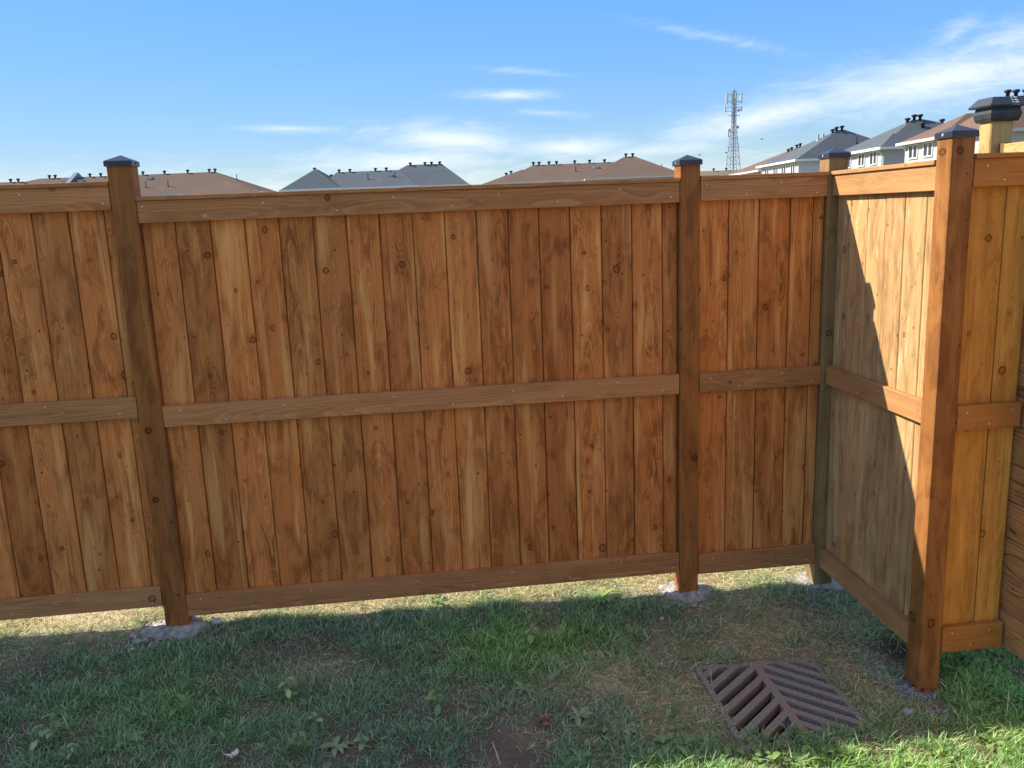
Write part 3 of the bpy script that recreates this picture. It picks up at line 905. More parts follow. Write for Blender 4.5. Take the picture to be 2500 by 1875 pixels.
def rail_mesh(w, t, L, mat, c=0.002):
    """w vertical when laid, t thickness, L length along own z"""
    h, q = w / 2, t / 2
    poly = [(-h + c, -q), (h - c, -q), (h, -q + c), (h, q - c), (h - c, q), (-h + c, q), (-h, q - c), (-h, -q + c)]
    return MB().prism(poly, -L / 2, L / 2).mesh('rail', mat)


rj = random.Random(5)
NAIL_RND = random.Random(9)


def nails(parent, L, w, t, n):
    mb = MB()
    for i in range(n):
        z = -L / 2 + 0.05 + (L - 0.1) * (i + 0.15 * NAIL_RND.uniform(-1, 1)) / max(1, n - 1)
        x = (0.25 if i % 2 else -0.25) * w + NAIL_RND.uniform(-0.004, 0.004)
        mb.tube((x, -t / 2 - 0.0012, z), (x, -t / 2 + 0.004, z), 0.0034, None, 8)
    return mb.obj('nail_heads', M_NAIL, parent)


def panel(p0, p1, seams, ztop, rails, mats, cap=True, ang=None, nn=9, jit=0.002, endpost=0.0):
    """p0->p1: front line of the rails; seams: distances along it where boards meet."""
    p0, p1 = Vector((p0[0], p0[1], 0)), Vector((p1[0], p1[1], 0))
    d = (p1 - p0); L = d.length; d.normalize()
    nrm = Vector((-d.y, d.x, 0))          # towards the back
    az_ = math.atan2(d.y, d.x)
    mp, mr, mc = mats
    zb = rails[2][1]
    z0, z1 = zb + 0.012, ztop - 0.018
    ss = [0.0] + list(seams) + [L]
    for a, b2 in zip(ss[:-1], ss[1:]):
        w = b2 - a
        if w < 0.012: continue
        c = p0 + d * (0.5 * (a + b2)) + nrm * (0.028 + 0.009 + rj.uniform(-jit, jit))
        o = fpart('plank', plank_mesh(w, z1 - z0, mp), (c.x, c.y, 0.5 * (z0 + z1)), (0, rj.uniform(-0.001, 0.001), az_))
    for nm, (zt_, zb_) in zip(('top_rail', 'middle_rail', 'bottom_rail'), rails):
        w = zt_ - zb_
        for back in (0, 1):
            th = 0.0265
            off = th / 2 + 0.0005 if not back else 0.0475 + th / 2
            c = p0 + d * (L / 2) + nrm * off
            me = rail_mesh(w, th, L - 0.004, mr)
            o = fpart(nm, me, (c.x, c.y, 0.5 * (zt_ + zb_)), (0, math.pi / 2, az_))
            if not back:
                nails(o, L - 0.004, w, th, nn)
    if cap:
        c = p0 + d * (L / 2) + nrm * 0.0355
        me = rail_mesh(0.0175, 0.089, L - 0.003, mc)
        fpart('cap_board', me, (c.x, c.y, ztop - 0.00875), (0, math.pi / 2, az_))


def pitch_seams(first, pitch, L):
    s, out = first, []
    while s < L - 0.01:
        out.append(s); s += pitch
    return out


MS = (W_PLANK, W_RAIL, W_RAIL)
# two panels on the left (one runs out of the picture), measured from their left end
LW = 2.30
xl = -0.0994
panel((xl - LW, 0), (xl, 0), sorted([LW - 0.0426 - 0.1412 * k for k in range(16)]), 1.9206, [(1.9031, 1.8064), (1.0225, 0.9285), (0.1493, 0.0569)], MS, nn=8)
xl2 = xl - LW - 0.09
panel((xl2 - LW, 0), (xl2, 0), pitch_seams(0.07, 0.1405, LW), 1.95, [(1.9325, 1.8365), (1.05, 0.956), (0.18, 0.088)], MS, nn=8)
# long middle panel
panel((0.0, 0), (2.2995, 0), [0.135, 0.276, 0.418, 0.558, 0.698, 0.838, 0.978, 1.119, 1.257, 1.394, 1.532, 1.670, 1.809, 1.949, 2.088, 2.228], 1.8565, [(1.839, 1.749), (0.9745, 0.8805), (0.0985, -0.0025)], MS, nn=10)
# short panel to the corner
panel((2.3935, 0), (2.989, 0), [2.537 - 2.3935, 2.680 - 2.3935, 2.827 - 2.3935, 2.936 - 2.3935], 1.860, [(1.8425, 1.751), (0.972, 0.882), (0.079, -0.021)], MS, nn=4)
# return panel towards us
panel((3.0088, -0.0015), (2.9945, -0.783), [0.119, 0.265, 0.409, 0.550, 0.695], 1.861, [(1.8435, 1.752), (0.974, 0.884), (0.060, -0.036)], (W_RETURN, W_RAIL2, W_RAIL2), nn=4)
# front panel to the neighbour's fence
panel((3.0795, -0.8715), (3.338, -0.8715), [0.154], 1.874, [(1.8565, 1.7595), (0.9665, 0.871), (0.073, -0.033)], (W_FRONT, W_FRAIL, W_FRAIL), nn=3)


def post(x0, x1, y0, y1, zt, zbot, mat, screw='front'):
    w, t = (x1 - x0) / 2, (y1 - y0) / 2
    c = 0.006
    poly = []
    for sx, sy, a0 in ((1, 1, 0), (-1, 1, 90), (-1, -1, 180), (1, -1, 270)):
        for a in (0, 45, 90):
            an = math.radians(a0 + a)
            poly.append((sx * (w - c) + c * math.cos(an), sy * (t - c) + c * math.sin(an)))
    L = zt + 0.01 - zbot
    me = MB().prism(poly, -L / 2, L / 2).mesh('post', mat)
    cx, cy = (x0 + x1) / 2, (y0 + y1) / 2
    po = fpart('post', me, (cx, cy, zbot + L / 2))
    # pyramid cap with a rolled rim
    k = MB()
    e = 0.005
    W2, T2 = w + e, t + e
    zr = zt + 0.023
    za = zt + 0.046
    loops = [(W2 + 0.001, T2 + 0.001, zt), (W2 + 0.001, T2 + 0.001, zr - 0.003), (W2 - 0.002, T2 - 0.002, zr)]
    v = []
    for a, b2, z in loops:
        v += [(a, b2, z), (-a, b2, z), (-a, -b2, z), (a, -b2, z)]
    v += [(0, 0, za)]
    f = [(3, 2, 1, 0)]
    for q in range(2):
        for i in range(4):
            f.append((q * 4 + i, q * 4 + (i + 1) % 4, (q + 1) * 4 + (i + 1) % 4, (q + 1) * 4 + i))
    for i in range(4):
        f.append((8 + i, 8 + (i + 1) % 4, 12))
    off = -(zbot + L / 2)
    k.add([(x, y, z + off) for x, y, z in v], f)
    cap = k.obj('post_cap', M_CAP, po)
    s = MB()
    if screw == 'left':
        s.tube((-W2 - 0.004, 0, zt + 0.012 + off), (-W2 + 0.002, 0, zt + 0.012 + off), 0.005, None, 8)
    else:
        s.tube((W2 - 0.002, 0, zt + 0.012 + off), (W2 + 0.004, 0, zt + 0.012 + off), 0.004, None, 8)
    s.obj('cap_screw', M_SCREW if screw == 'left' else M_VENT, cap)
    return po


post(-0.0985, -0.0005, -0.004, 0.0885, 1.979, -0.35, W_POST, 'right')
post(2.3005, 2.3925, -0.004, 0.0885, 1.909, -0.40, W_POST, 'left')
post(2.990, 3.083, 0.0005, 0.093, 1.919, -0.42, W_POST_OLD, 'left')
post(2.9895, 3.0785, -0.8735, -0.7845, 1.931, -0.46, W_POST_RED, 'left')
post(xl - LW - 0.089, xl - LW - 0.001, -0.004, 0.0885, 2.01, -0.35, W_POST, 'right')

# ------------------------------------------------------------------ neighbour's fence with horizontal boards
NF = Vector((3.36, -0.55, 0))
nf = thing('neighbour_fence', 'neighbour fence of wide horizontal boards with a tall yellow post and big black cap', 'fence', tuple(NF))


def npart(name, me, loc, rot=(0, 0, 0)):
    return obj(name, me, nf, Vector(loc) - NF, rot)


zz = -0.038
k = 0
bm_ = rail_mesh(0.1485, 0.036, 2.9, W_NEIGH, 0.003)
while zz < 1.70:
    npart('board', bm_, (3.352 + 0.018 + rj.uniform(-0.002, 0.002), -0.648 - 1.45 + 0.0, zz + 0.075), (math.pi / 2, math.pi / 2, 0) if False else (0, math.pi / 2, math.pi / 2))
    zz += 0.1503
    k += 1
npart('top_board', rail_mesh(0.150, 0.036, 2.9, W_YELLOW, 0.003), (3.37, -2.098, zz + 0.0765), (0, math.pi / 2, math.pi / 2))  # sunlight put into the colour: yellow where the boards below are brown
me = rail_mesh(0.096, 0.070, 2.5, W_YELLOW, 0.005)
ep = npart('post', me, (3.412, -0.515, 0.78))
ep2 = npart('post', me, (3.437, -3.2, 0.70))
npart('cleat', rail_mesh(0.038, 0.036, 0.62, W_POST_OLD, 0.002), (3.418, -0.5725, 1.614))
CZ = 2.008 - 0.78


def big_cap(parent, zc):
    k = MB()
    lv = [(0.056, 0.044, 0.0), (0.062, 0.050, 0.012), (0.065, 0.053, 0.030), (0.060, 0.048, 0.050), (0.060, 0.048, 0.052), (0.077, 0.066, 0.054), (0.079, 0.068, 0.060), (0.056, 0.045, 0.089), (0.052, 0.041, 0.091)]
    v, f = [], []
    for a, b2, z in lv:
        v += [(a, b2, zc + z), (-a, b2, zc + z), (-a, -b2, zc + z), (a, -b2, zc + z)]
    for q in range(len(lv) - 1):
        for i in range(4):
            f.append((q * 4 + i, q * 4 + (i + 1) % 4, q * 4 + 4 + (i + 1) % 4, q * 4 + 4 + i))
    f += [(3, 2, 1, 0), tuple(range(len(v) - 4, len(v)))]
    k.add(v, f)
    c = k.obj('post_cap', M_PLASTIC, parent)
    d = MB()
    for (x, s) in ((0.018, 0.004), (0.036, 0.006), (0.030, 0.004)):
        for t in (0.15, 0.45, 0.8):
            yy = -0.068 + 0.023 * t - 0.0035
            z = zc + 0.060 + 0.029 * t
            d.add([(x + s * (1 - t * 0.3), yy, z - 0.007), (x - s, yy, z - 0.006), (x - s * 0.6, yy + 0.008, z + 0.006), (x + s * 0.9, yy + 0.008, z + 0.007)], [(3, 2, 1, 0)])
    d.obj('bird_droppings', M_DROP, c)
    return c


big_cap(ep, CZ)
big_cap(ep2, CZ + 0.0)

# ------------------------------------------------------------------ drain grate
gcx, gcy = GRATE
GZ0 = float(g(gcx, gcy)) + 0.004
grate = thing('drain_grate', 'square rusty cast iron drain grate with herringbone slots set in the lawn', 'drain grate', (gcx, gcy, GZ0))
grate.rotation_euler = (math.atan(0.057), math.atan(0.027), 0.0)
GS = 0.262
RIM = 0.024


def clip(poly, x0, x1, y0, y1):
    for ax, lim, sgn in ((0, x0, 1), (0, x1, -1), (1, y0, 1), (1, y1, -1)):
        out = []
        for i in range(len(poly)):
            p, q = poly[i], poly[(i + 1) % len(poly)]
            ip, iq = sgn * (p[ax] - lim) >= 0, sgn * (q[ax] - lim) >= 0
            if ip: out.append(p)
            if ip != iq:
                t = (lim - p[ax]) / (q[ax] - p[ax])
                out.append((p[0] + t * (q[0] - p[0]), p[1] + t * (q[1] - p[1])))
        poly = out
        if len(poly) < 3: return []
    return poly


rm = MB()
rm.prism([(-GS, -GS), (GS, -GS), (GS, -GS + RIM), (-GS, -GS + RIM)], -0.04, 0)
rm.prism([(-GS, GS - RIM), (GS, GS - RIM), (GS, GS), (-GS, GS)], -0.04, 0)
rm.prism([(-GS, -GS + RIM), (-GS + RIM, -GS + RIM), (-GS + RIM, GS - RIM), (-GS, GS - RIM)], -0.04, 0)
rm.prism([(GS - RIM, -GS + RIM), (GS, -GS + RIM), (GS, GS - RIM), (GS - RIM, GS - RIM)], -0.04, 0)
rm.obj('rim', M_IRON, grate)
SP = 0.0165
MB().prism([(-SP, -GS + RIM), (SP, -GS + RIM), (SP, GS - RIM), (-SP, GS - RIM)], -0.04, 0.0).obj('spine', M_IRON, grate)
ang = math.radians(40)
PV = 0.077
bw = 0.037          # bar height along the spine
for side in (-1, 1):
    for kk in range(-4, 11):
        ytop = GS - RIM + 0.02 - kk * PV - (0.012 if side < 0 else 0.0)
        xs_ = SP
        far_ = 0.5
        dyf = (far_ - xs_) * math.tan(ang)
        poly = [(side * xs_, ytop), (side * far_, ytop - dyf), (side * far_, ytop - dyf - bw), (side * xs_, ytop - bw)]
        if side > 0:
            poly = poly[::-1]
        pc = clip(poly, -GS + RIM, GS - RIM, -GS + RIM, GS - RIM)
        if len(pc) >= 3:
            MB().prism(pc, -0.04, -0.0005).obj('bar', M_IRON, grate)
bs = MB()
q, w_ = 0.235, 0.03
for (a0, a1, b0, b1) in ((-q - w_, q + w_, -q - w_, -q), (-q - w_, q + w_, q, q + w_), (-q - w_, -q, -q, q), (q, q + w_, -q, q)):
    bs.box(a0, a1, b0, b1, -0.7, -0.041)
bs.box(-q, q, -q, q, -0.72, -0.70)
bs.obj('basin', M_BLACK, grate)

# ------------------------------------------------------------------ concrete collars at the post feet
def collar(cx, cy, rad, hgt, label, seed, squash=0.8, lobes=0.25):
    r = random.Random(seed)
    rings, n = 9, 56
    ph = [r.uniform(0, 6.28) for _ in range(6)]
    v, f = [], []
    z0 = float(g(cx, cy))
    for k in range(rings):
        t = k / (rings - 1)
        for i in range(n):
            a = 2 * math.pi * i / n
            rr = rad * (1 + lobes * (0.5 * math.sin(2 * a + ph[0]) + 0.35 * math.sin(3 * a + ph[1]) + 0.2 * math.sin(7 * a + ph[2])))
            x, y = cx + rr * t * math.cos(a), cy + rr * t * squash * math.sin(a)
            h_ = hgt * (1 - 0.35 * t ** 2 - 0.4 * t ** 6) + (r.uniform(-0.006, 0.006) if 0 < t < 1 else 0)
            z = float(g(x, y)) + h_ - (0.03 if k == rings - 1 else 0)
            v.append((x - cx, y - cy, z - z0))
    for k in range(rings - 1):
        for i in range(n):
            j = (i + 1) % n
            f.append((k * n + i, (k + 1) * n + i, (k + 1) * n + j, k * n + j))
    f.append(tuple(range(n)))
    f.append(tuple((rings - 1) * n + i for i in range(n - 1, -1, -1)))
    o = obj('concrete_footing', mesh('concrete_footing', v, f, M_CONC, True), None, (cx, cy, z0))
    return tag(o, label, 'footing', 'concrete footings of the fence posts')


collar(-0.060, 0.010, 0.132, 0.016, 'rough pale concrete collar around the foot of the post between the long fence panels', 3, 0.95, 0.3)
collar(2.345, 0.03, 0.132, 0.018, 'rounded pale concrete collar around the foot of the post beside the short panel', 8, 0.9, 0.2)
collar(3.04, 0.05, 0.125, 0.012, 'crumbly pale concrete collar around the foot of the corner post', 12, 0.9, 0.3)

# gravel and crumbs
def pebbles(name, spots, label, mat, seed):
    r = np.random.default_rng(seed)
    base = np.array([(1, 0, 0), (-1, 0, 0), (0, 1, 0), (0, -1, 0), (0, 0, 1), (0, 0, -1)], float)
    base = np.concatenate([base, np.array([(a, b3, c) for a in (-1, 1) for b3 in (-1, 1) for c in (-1, 1)], float) * 0.6])
    oct_ = [(0, 2, 4), (2, 1, 4), (1, 3, 4), (3, 0, 4), (2, 0, 5), (1, 2, 5), (3, 1, 5), (0, 3, 5)]
    V, F = [], []
    for (cx, cy, sx, sy, n, smin, smax) in spots:
        for _ in range(n):
            x, y = cx + sx * r.normal(), cy + sy * r.normal()
            s = r.uniform(smin, smax) * (0.6 + 0.8 * r.random() ** 3)
            z = float(gz(x, y)) + s * 0.35 + r.random() * 0.006
            vv = base[:6] * s * r.uniform(0.6, 1.2, (6, 1))
            a = r.uniform(0, 6.28)
            ca_, sa_ = math.cos(a), math.sin(a)
            vv = np.stack([vv[:, 0] * ca_ - vv[:, 1] * sa_, vv[:, 0] * sa_ + vv[:, 1] * ca_, vv[:, 2] * 0.75], -1) + np.array([x, y, z])
            bs_ = len(V)
            V += vv.tolist()
            F += [tuple(i + bs_ for i in t) for t in oct_]
    o = obj(name, mesh(name, V, F, mat, False))
    return tag(o, label, 'gravel', None, 'stuff')


pebbles('gravel', [(2.905, -0.73, 0.03, 0.06, 380, 0.004, 0.008), (2.945, -0.84, 0.025, 0.045, 420, 0.004, 0.007), (2.985, -0.91, 0.04, 0.016, 160, 0.003, 0.006), (2.885, -0.65, 0.025, 0.035, 90, 0.004, 0.008),
                   (2.90, -0.16, 0.05, 0.05, 90, 0.005, 0.011), (3.0, -0.07, 0.08, 0.05, 160, 0.004, 0.010), (2.90, 0.0, 0.05, 0.06, 90, 0.004, 0.010), (2.95, -1.02, 0.08, 0.05, 120, 0.004, 0.009)],
        'loose blue-grey gravel beside the front and corner posts', M_GRAVEL, 4)
pebbles('concrete_crumbs', [(-0.16, -0.12, 0.05, 0.04, 60, 0.005, 0.018), (-0.2, 0.0, 0.04, 0.04, 40, 0.004, 0.014), (2.30, -0.09, 0.08, 0.03, 80, 0.004, 0.011), (2.22, 0.03, 0.03, 0.05, 40, 0.004, 0.012), (2.48, 0.0, 0.04, 0.04, 40, 0.004, 0.010), (-0.04, -0.13, 0.04, 0.03, 50, 0.003, 0.009)],
        'pale concrete crumbs scattered round the post footings', M_CONC, 6)


def stone(x, y, s, label, group=None, seed=0):
    r = random.Random(seed)
    v, f = [], []
    n, m_ = 9, 6
    for k in range(m_ + 1):
        th = math.pi * k / m_
        for i in range(n):
            a = 2 * math.pi * i / n
            q_ = s * (1 + r.uniform(-0.18, 0.18))
            v.append((q_ * math.sin(th) * math.cos(a), q_ * 0.8 * math.sin(th) * math.sin(a), q_ * 0.6 * math.cos(th)))
    for k in range(m_):
        for i in range(n):
            j = (i + 1) % n
            f.append((k * n + i, (k + 1) * n + i, (k + 1) * n + j, k * n + j))
    o = obj('stone', mesh('stone', v, f, M_STONE, True), None, (x, y, float(gz(x, y)) + s * 0.35))
    return tag(o, label, 'stone', group)


for i, (x, y, s) in enumerate([(2.203, -0.115, 0.016), (2.158, -0.15, 0.013), (2.147, -0.21, 0.014)]):
    stone(x, y, s, 'small pale stone in the dry grass near the post beside the short panel', 'small stones by the post', i)
stone(1.908, -0.43, 0.012, 'one of two little stones in the grass left of the drain grate', 'pair of little stones', 5)
stone(1.950, -0.42, 0.011, 'one of two little stones in the grass left of the drain grate', 'pair of little stones', 6)
stone(2.872, -0.995, 0.026, 'angular grey stone lying between the drain grate and the front post', None, 7)

# ------------------------------------------------------------------ lawn
M_BLADE = vcol_mat('grass_blades', rough=0.55, trans=0.42, spec=0.3)


def grass(name, n, x0, x1, y0, y1, label, seed, dead=False, hmul=1.0, dens_floor=0.0, wide=1.0):
    r = np.random.default_rng(seed)
    x = r.uniform(x0, x1, n); y = r.uniform(y0, y1, n)
    bare, dry, lush = masks(x, y)
    cl = fb(x + 3.3, y + 1.7, 9.0)
    if dead:
        keep = r.random(n) < np.clip(0.05 + 0.95 * dry ** 1.3, 0, 1) * (1 - 0.55 * np.clip(bare * 1.2 - 0.3, 0, 1))
    else:
        keep = r.random(n) < np.clip((1 - bare * 0.97) * (1 - 0.45 * dry) * np.clip(2.4 * (cl - 0.10), 0.5, 1.3) + dens_floor, 0, 1)
    # not on the grate, in the posts, on the concrete
    ing = (np.abs(x - gcx) < GS - 0.005) & (y - gcy < GS - 0.01) & (y - gcy > -GS + 0.07 + 0.03 * np.sin(x * 40))
    keep &= ~ing
    for (cx, cy, rr) in ((-0.06, 0.0, 0.115), (2.345, 0.02, 0.115), (3.04, 0.03, 0.11), (3.034, -0.83, 0.075)):
        keep &= ((x - cx) ** 2 + (y - cy) ** 2) > (rr * (0.8 + 0.4 * r.random(n))) ** 2
    x, y, bare, dry, lush, cl = [q[keep] for q in (x, y, bare, dry, lush, cl)]
    n = len(x)
    z = gz(x, y)
    th = r.uniform(0, 2 * np.pi, n) + 1.3 * np.sin(3 * x + 2 * y)
    if dead:
        h = r.uniform(0.02, 0.065, n) * hmul
        lean = r.uniform(1.2, 3.2, n)
        up = r.uniform(0.05, 0.30, n) * h
        wd = r.uniform(0.0007, 0.0014, n) * wide
        z = z + r.uniform(0.0, 0.014, n)
    else:
        h = (0.014 + 0.046 * r.random(n) * np.clip(2.4 * (cl - 0.18), 0.3, 1.5)) * (1 + 0.35 * lush) * (1 - 0.25 * dry) * hmul
        tall = r.random(n) < 0.02
        h = np.where(tall, h * 1.8, h)
        lean = r.uniform(0.5, 2.4, n) + 0.6 * dry
        up = h / np.sqrt(1 + 1.0 * lean ** 2)
        wd = r.uniform(0.0008, 0.0019, n) * (1 + 0.35 * lush) * wide
    ln = h * lean / np.sqrt(1 + lean ** 2)
    dxy = np.stack([np.cos(th), np.sin(th)], -1)
    side = np.stack([-np.sin(th), np.cos(th)], -1)
    ts = np.array([0, 0.38, 0.72, 1.0])
    V = np.zeros((n, 7, 3), np.float32)
    droop = r.uniform(0.0, 0.5, n)
    tw_ = r.uniform(-0.6, 0.6, n)
    idx = 0
    for t, wf in zip(ts, (0.8, 1.0, 0.75, 0.0)):
        hx = x + dxy[:, 0] * ln * t ** 1.5
        hy = y + dxy[:, 1] * ln * t ** 1.5
        hz = z - 0.003 + up * (t * (1 + droop * 0.6) - droop * 0.6 * t * t * 1.0)
        if wf > 0:
            for s in (-1, 1):
                V[:, idx, 0] = hx + s * side[:, 0] * wd * wf
                V[:, idx, 1] = hy + s * side[:, 1] * wd * wf
                V[:, idx, 2] = hz + s * wd * wf * tw_ * 0.8
                idx += 1
        else:
            V[:, idx, 0], V[:, idx, 1], V[:, idx, 2] = hx, hy, hz
    T = np.array([[0, 1, 3], [0, 3, 2], [2, 3, 5], [2, 5, 4], [4, 5, 6]], np.int32)
    F = (T[None] + (np.arange(n, dtype=np.int32) * 7)[:, None, None]).reshape(-1)
    me = bpy.data.meshes.new(name)
    me.vertices.add(n * 7)
    me.vertices.foreach_set('co', V.ravel())
    nt = n * 5
    me.loops.add(nt * 3)
    me.loops.foreach_set('vertex_index', F)
    me.polygons.add(nt)
    me.polygons.foreach_set('loop_start', np.arange(nt, dtype=np.int32) * 3)
    me.update(calc_edges=True)
    # colour of each blade
    k = r.random(n)
    straw = np.stack([0.66 + 0.18 * k, 0.57 + 0.14 * k, 0.34 + 0.10 * k], -1)
    brown = np.stack([0.36 + 0.12 * k, 0.25 + 0.08 * k, 0.15 + 0.05 * k], -1)
    gr = np.stack([0.160 + 0.15 * k, 0.285 + 0.16 * k, 0.165 + 0.11 * k], -1)
    gl = np.stack([0.230 + 0.15 * k, 0.420 + 0.14 * k, 0.105 + 0.07 * k], -1)
    if dead:
        c = np.where((r.random(n) < 0.42)[:, None], brown, straw)
    else:
        c = gr * (1 - lush[:, None]) + gl * lush[:, None]
        pd = r.random(n) < np.clip(dry * 0.75 + 0.06, 0, 1)
        c = np.where(pd[:, None], 0.55 * straw + 0.45 * c, c)
    c = np.clip(c * r.uniform(0.6, 1.5, (n, 1)), 0, 0.85)
    C7 = np.repeat(c[:, None, :], 7, 1)
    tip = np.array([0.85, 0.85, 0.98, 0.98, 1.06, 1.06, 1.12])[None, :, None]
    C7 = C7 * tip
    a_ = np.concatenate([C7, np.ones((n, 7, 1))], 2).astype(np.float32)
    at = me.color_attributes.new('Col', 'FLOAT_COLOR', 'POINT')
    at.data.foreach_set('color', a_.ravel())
    me.materials.append(M_BLADE)
    o = obj(name, me)
    return tag(o, label, 'grass', None, 'stuff')


grass('lawn_grass', 330000, -1.7, 3.75, -1.75, 0.55, 'short patchy green lawn grass in front of and under the fence', 1)
grass('dead_grass', 170000, -1.7, 3.75, -1.6, 0.55, 'flattened dry straw and thatch lying in the lawn', 2, dead=True)
grass('far_lawn_grass', 60000, -3.5, 5.0, 0.55, 2.6, 'dry lawn grass behind the fence', 3, wide=1.3)
grass('near_lawn_grass', 45000, -3.2, 3.75, -3.0, -1.75, 'green lawn grass in the foreground', 4, wide=1.3)

# ------------------------------------------------------------------ weeds
L_DARK = leaf_mat('dull_green_leaf', (0.20, 0.33, 0.12))
L_LIGHT = leaf_mat('fresh_green_leaf', (0.22, 0.36, 0.09))
L_GREY = leaf_mat('grey_green_leaf', (0.33, 0.42, 0.20))
L_STEM = leaf_mat('pale_green_stem', (0.20, 0.26, 0.09), 0.1)


def leaf_mesh(name, mat, L=1.0, W=0.32, curl=0.35, fold=0.18, lobes=0.0, n=7):
    v, f = [], []
    for i in range(n + 1):
        t = i / n
        w = W * math.sin(math.pi * min(1, t * 0.96 + 0.04)) ** 0.75 * (1 - 0.25 * t)
        if lobes and 0 < i < n: w *= (1 + lobes * (1 if i % 2 else -1))
        zc = 0.55 * L * (t - t * t * (0.55 + curl))
        yc = L * t * (1 - 0.12 * t)
        v += [(-w, yc, zc + fold * w), (0, yc + 0.02, zc), (w, yc, zc + fold * w)]
    for i in range(n):
        a, c = i * 3, (i + 1) * 3
        f += [(a, a + 1, c + 1, c), (a + 1, a + 2, c + 2, c + 1)]
    return mesh(name, v, f, mat, True)


LEAVES = {
    'oval': [leaf_mesh('leaf', m_, 1.0, 0.27, 0.35) for m_ in (L_DARK, L_LIGHT, L_GREY)],
    'lance': [leaf_mesh('leaf', m_, 1.0, 0.14, 0.25) for m_ in (L_DARK, L_LIGHT, L_GREY)],
    'lobed': [leaf_mesh('leaf', m_, 1.0, 0.17, 0.3, 0.1, 0.30, 10) for m_ in (L_DARK, L_LIGHT, L_GREY)],
}
wr = random.Random(21)


def weed(kind, x, y, size, tone, label, group, nl=8):
    z = float(gz(np.array(x), np.array(y)))
    t = thing('weed', label, 'weed', (x, y, z), wr.uniform(0, 6.28), group)
    if kind == 'upright':
        hgt = size * wr.uniform(0.8, 1.1)
        lx, ly = wr.uniform(-0.3, 0.3) * hgt, wr.uniform(-0.3, 0.3) * hgt
        mb = MB()
        p = (0, 0, -0.01)
        pts = [(lx * q * q, ly * q * q, hgt * q) for q in (0.33, 0.66, 1.0)]
        for i, pn in enumerate(pts):
            mb.tube(p, pn, 0.0022 - 0.0004 * i, 0.0018 - 0.0004 * i, 5)
            p = pn
        mb.obj('stem', L_STEM, t)
        for i in range(nl):
            q = 0.35 + 0.65 * i / (nl - 1)
            s = size * wr.uniform(0.38, 0.62) * (1.15 - 0.45 * q)
            obj('leaf', LEAVES['oval'][tone], t, (lx * q * q, ly * q * q, hgt * q), (wr.uniform(-1.0, 0.15), wr.uniform(-0.3, 0.3), i * 2.4 + wr.uniform(-0.3, 0.3)), (s, s, s))
    elif kind == 'rosette':
        for i in range(nl):
            s = size * wr.uniform(0.6, 1.0)
            obj('leaf', LEAVES['lobed' if tone != 1 else 'lance'][tone], t, (0, 0, 0.004), (wr.uniform(-0.25, 0.2), wr.uniform(-0.2, 0.2), i * 6.283 / nl + wr.uniform(-0.3, 0.3)), (s, s, s))
    else:
        for i in range(nl):
            s = size * wr.uniform(0.45, 0.9)
            rr = size * 0.9 * math.sqrt(wr.random())
            a = wr.uniform(0, 6.28)
            obj('leaf', LEAVES['oval'][tone], t, (rr * math.cos(a), rr * math.sin(a), wr.uniform(0.004, 0.022)), (wr.uniform(-0.35, 0.35), wr.uniform(-0.35, 0.35), wr.uniform(0, 6.28)), (s, s, s))
    return t


for (x, y, s) in [(0.124, -0.645, 0.085), (0.249, -0.547, 0.055), (-0.283, -0.765, 0.09), (-0.33, -0.802, 0.075), (-0.194, -0.86, 0.06), (0.528, -0.641, 0.085), (0.64, -0.769, 0.06), (0.594, -0.943, 0.085), (0.83, -0.952, 0.07), (1.106, -0.783, 0.085), (1.512, -0.316, 0.085)]:
    weed('upright', x, y, s * 1.3, wr.choice((0, 2, 2)), 'upright leafy weed standing out of the shaded lawn grass', 'upright weeds in the shade', 7)
for (x, y, s) in [(0.726, -0.912, 0.085), (-0.035, -0.777, 0.08), (1.602, -0.508, 0.075), (1.444, -0.66, 0.08), (1.62, -0.86, 0.08), (1.77, -0.95, 0.08)]:
    weed('rosette', x, y, s, 2, 'flat grey-green weed rosette with toothed leaves in the shaded lawn', 'weed rosettes in the shade', 9)
weed('clump', 1.131, 0.08, 0.06, 1, 'bright green bushy weed in the sunlit strip under the long panel', None, 14)
weed('rosette', 1.921, 0.0, 0.12, 1, 'spiky green weed rosette at the shadow edge under the long panel', None, 10)
for (x, y, s) in [(1.929, -0.872, 0.06), (1.965, -1.03, 0.07), (1.956, -1.10, 0.07), (1.858, -1.079, 0.06), (1.77, -1.032, 0.06), (2.075, -1.09, 0.06), (1.68, -1.0, 0.06), (2.16, -1.14, 0.055), (1.60, -1.05, 0.05)]:
    weed('clump', x, y, s, 0, 'clump of broad dull green leaves beside the near edge of the grate', 'broad leaf clumps by the grate', 9)
for (x, y, s) in [(3.3, -0.712, 0.06), (3.24, -0.80, 0.065), (3.29, -0.87, 0.065), (3.19, -0.86, 0.055), (3.258, -0.95, 0.06), (3.31, -0.78, 0.06), (3.162, -1.0, 0.05), (3.32, -0.99, 0.06)]:
    weed('clump', x, y, s, 0, 'dense clump of broad green leaves under the front panel', 'leaf clumps under the front panel', 11)
for (x, y, s) in [(2.502, -1.19, 0.055), (2.398, -1.20, 0.055), (2.25, -1.17, 0.055), (2.696, -1.26, 0.055), (2.85, -1.22, 0.05), (3.05, -1.22, 0.05)]:
    weed('clump', x, y, s, 1, 'low clump of fresh green leaves in the sunlit grass', 'sunlit leaf clumps', 9)

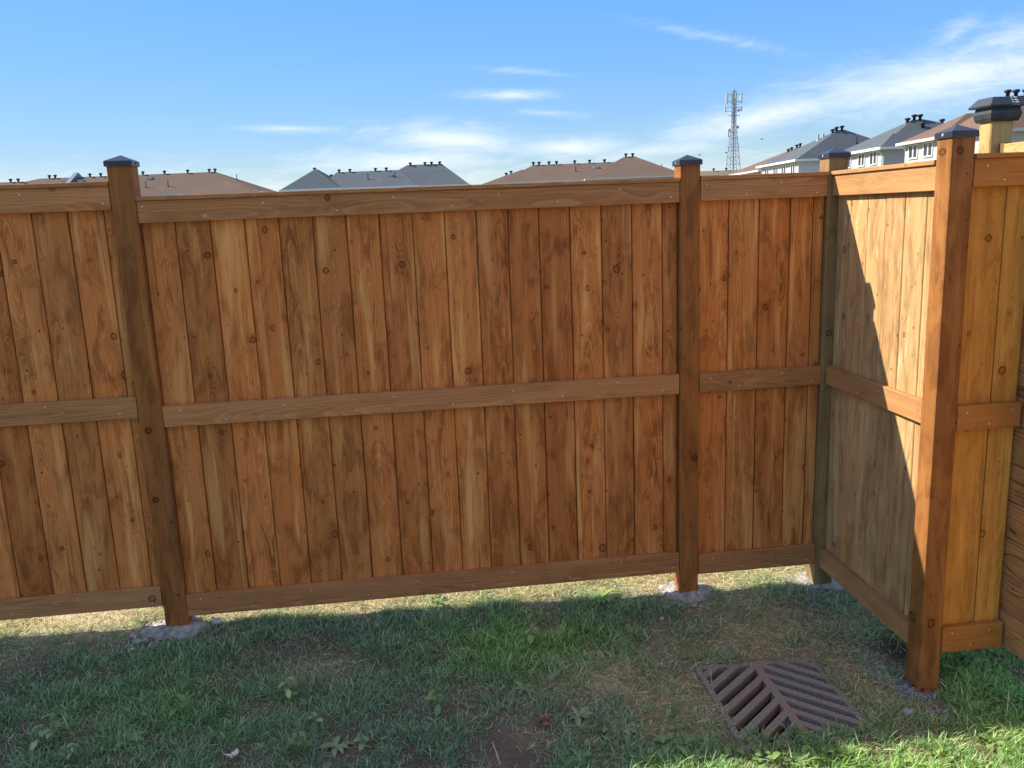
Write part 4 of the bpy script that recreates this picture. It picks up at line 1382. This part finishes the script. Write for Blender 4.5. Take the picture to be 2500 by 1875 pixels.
# dried seed head
zb = float(gz(np.array(1.49), np.array(-0.893)))
dh = thing('dried_seed_head', 'round reddish brown dried seed head lying in the shaded grass', 'seed head', (1.49, -0.893, zb + 0.012))
M_DRY = plain('dry_bracts', (0.31, 0.175, 0.11), rough=0.8, var=0.3, scale=60)
mb = MB()
r_ = random.Random(3)
for i in range(90):
    a, c = r_.uniform(0, 6.28), r_.uniform(-0.2, 1)
    s = math.sqrt(max(0, 1 - c * c))
    d = Vector((s * math.cos(a), s * math.sin(a), c))
    t = d.cross(Vector((0, 0, 1))).normalized() if abs(c) < 0.98 else Vector((1, 0, 0))
    p0, p1 = d * 0.012, d * r_.uniform(0.026, 0.036)
    mb.add([p0 + t * 0.003, p0 - t * 0.003, p1 + t * 0.0012, p1 - t * 0.0012, p0 + d.cross(t) * 0.002], [(0, 2, 3, 1), (0, 4, 2), (1, 3, 4), (2, 4, 3)])
mb.obj('bracts', M_DRY, dh)
MB().lathe((0, 0, -0.012), [(0.004, 0.0), (0.014, 0.006), (0.016, 0.014), (0.010, 0.024), (0.002, 0.028)], 10).obj('core', M_DRY, dh, smooth=True)

# pale stalks and scraps
M_STRAW = plain('bleached_straw', (0.62, 0.56, 0.40), rough=0.7, var=0.15)
M_PETAL = plain('cream_petal', (0.78, 0.76, 0.58), rough=0.6, var=0.1)
M_PAPER = plain('grey_white_scrap', (0.58, 0.58, 0.58), rough=0.8, var=0.2, scale=40)


def stalk(x, y, dx_, dy_, dz_, r0, label):
    z = float(gz(np.array(x), np.array(y)))
    mb = MB()
    mb.tube((0, 0, -0.005), (dx_ * 0.5, dy_ * 0.5, dz_ * 0.55), r0, r0 * 0.9, 6)
    mb.tube((dx_ * 0.5, dy_ * 0.5, dz_ * 0.55), (dx_, dy_, dz_), r0 * 0.9, r0 * 0.5, 6)
    return tag(mb.obj('straw_stalk', M_STRAW, None, (x, y, z)), label, 'stalk')


stalk(1.305, -1.08, -0.02, 0.09, 0.035, 0.0020, 'bleached straw stalk lying on the bare soil in front of the long panel')
stalk(3.235, -1.06, 0.03, 0.04, 0.085, 0.0016, 'pale dry stalk standing in front of the front panel')
stalk(2.20, -0.72, 0.015, 0.06, 0.045, 0.0012, 'thin dry stalk leaning over the left edge of the grate')
z = float(gz(np.array(0.368), np.array(-0.948)))
pt = thing('fallen_petals', 'cream white petals fallen in the dark grass', 'petals', (0.368, -0.948, z + 0.015))
PET = leaf_mesh('petal', M_PETAL, 0.03, 0.010, 0.3, 0.3)
for i in range(4):
    obj('petal', PET, pt, (wr.uniform(-0.012, 0.012), wr.uniform(-0.01, 0.01), wr.uniform(0, 0.012)), (wr.uniform(-0.3, 0.6), wr.uniform(-0.4, 0.4), i * 1.7))
# torn scrap at the first post
z = float(gz(np.array(0.105), np.array(0.045)))
v, f = [], []
for i in range(6):
    for j in range(3):
        v.append((0.017 * (j - 1) * (1 + 0.15 * math.sin(i)) + 0.006 * i, -0.014 * i + 0.003 * math.sin(j * 3 + i), 0.014 + 0.010 * math.sin(i * 1.4) + 0.004 * math.cos(j * 2.2)))
for i in range(5):
    for j in range(2):
        f.append((i * 3 + j, i * 3 + j + 1, (i + 1) * 3 + j + 1, (i + 1) * 3 + j))
v += [(x, y, z_ - 0.002) for x, y, z_ in v]
f += [tuple(q_ + 18 for q_ in reversed(t)) for t in f]
tag(obj('torn_scrap', mesh('torn_scrap', v, f, M_PAPER), None, (0.105, 0.06, z)), 'crumpled grey-white scrap lying beside the concrete collar', 'scrap')

SC.render.engine = 'CYCLES'
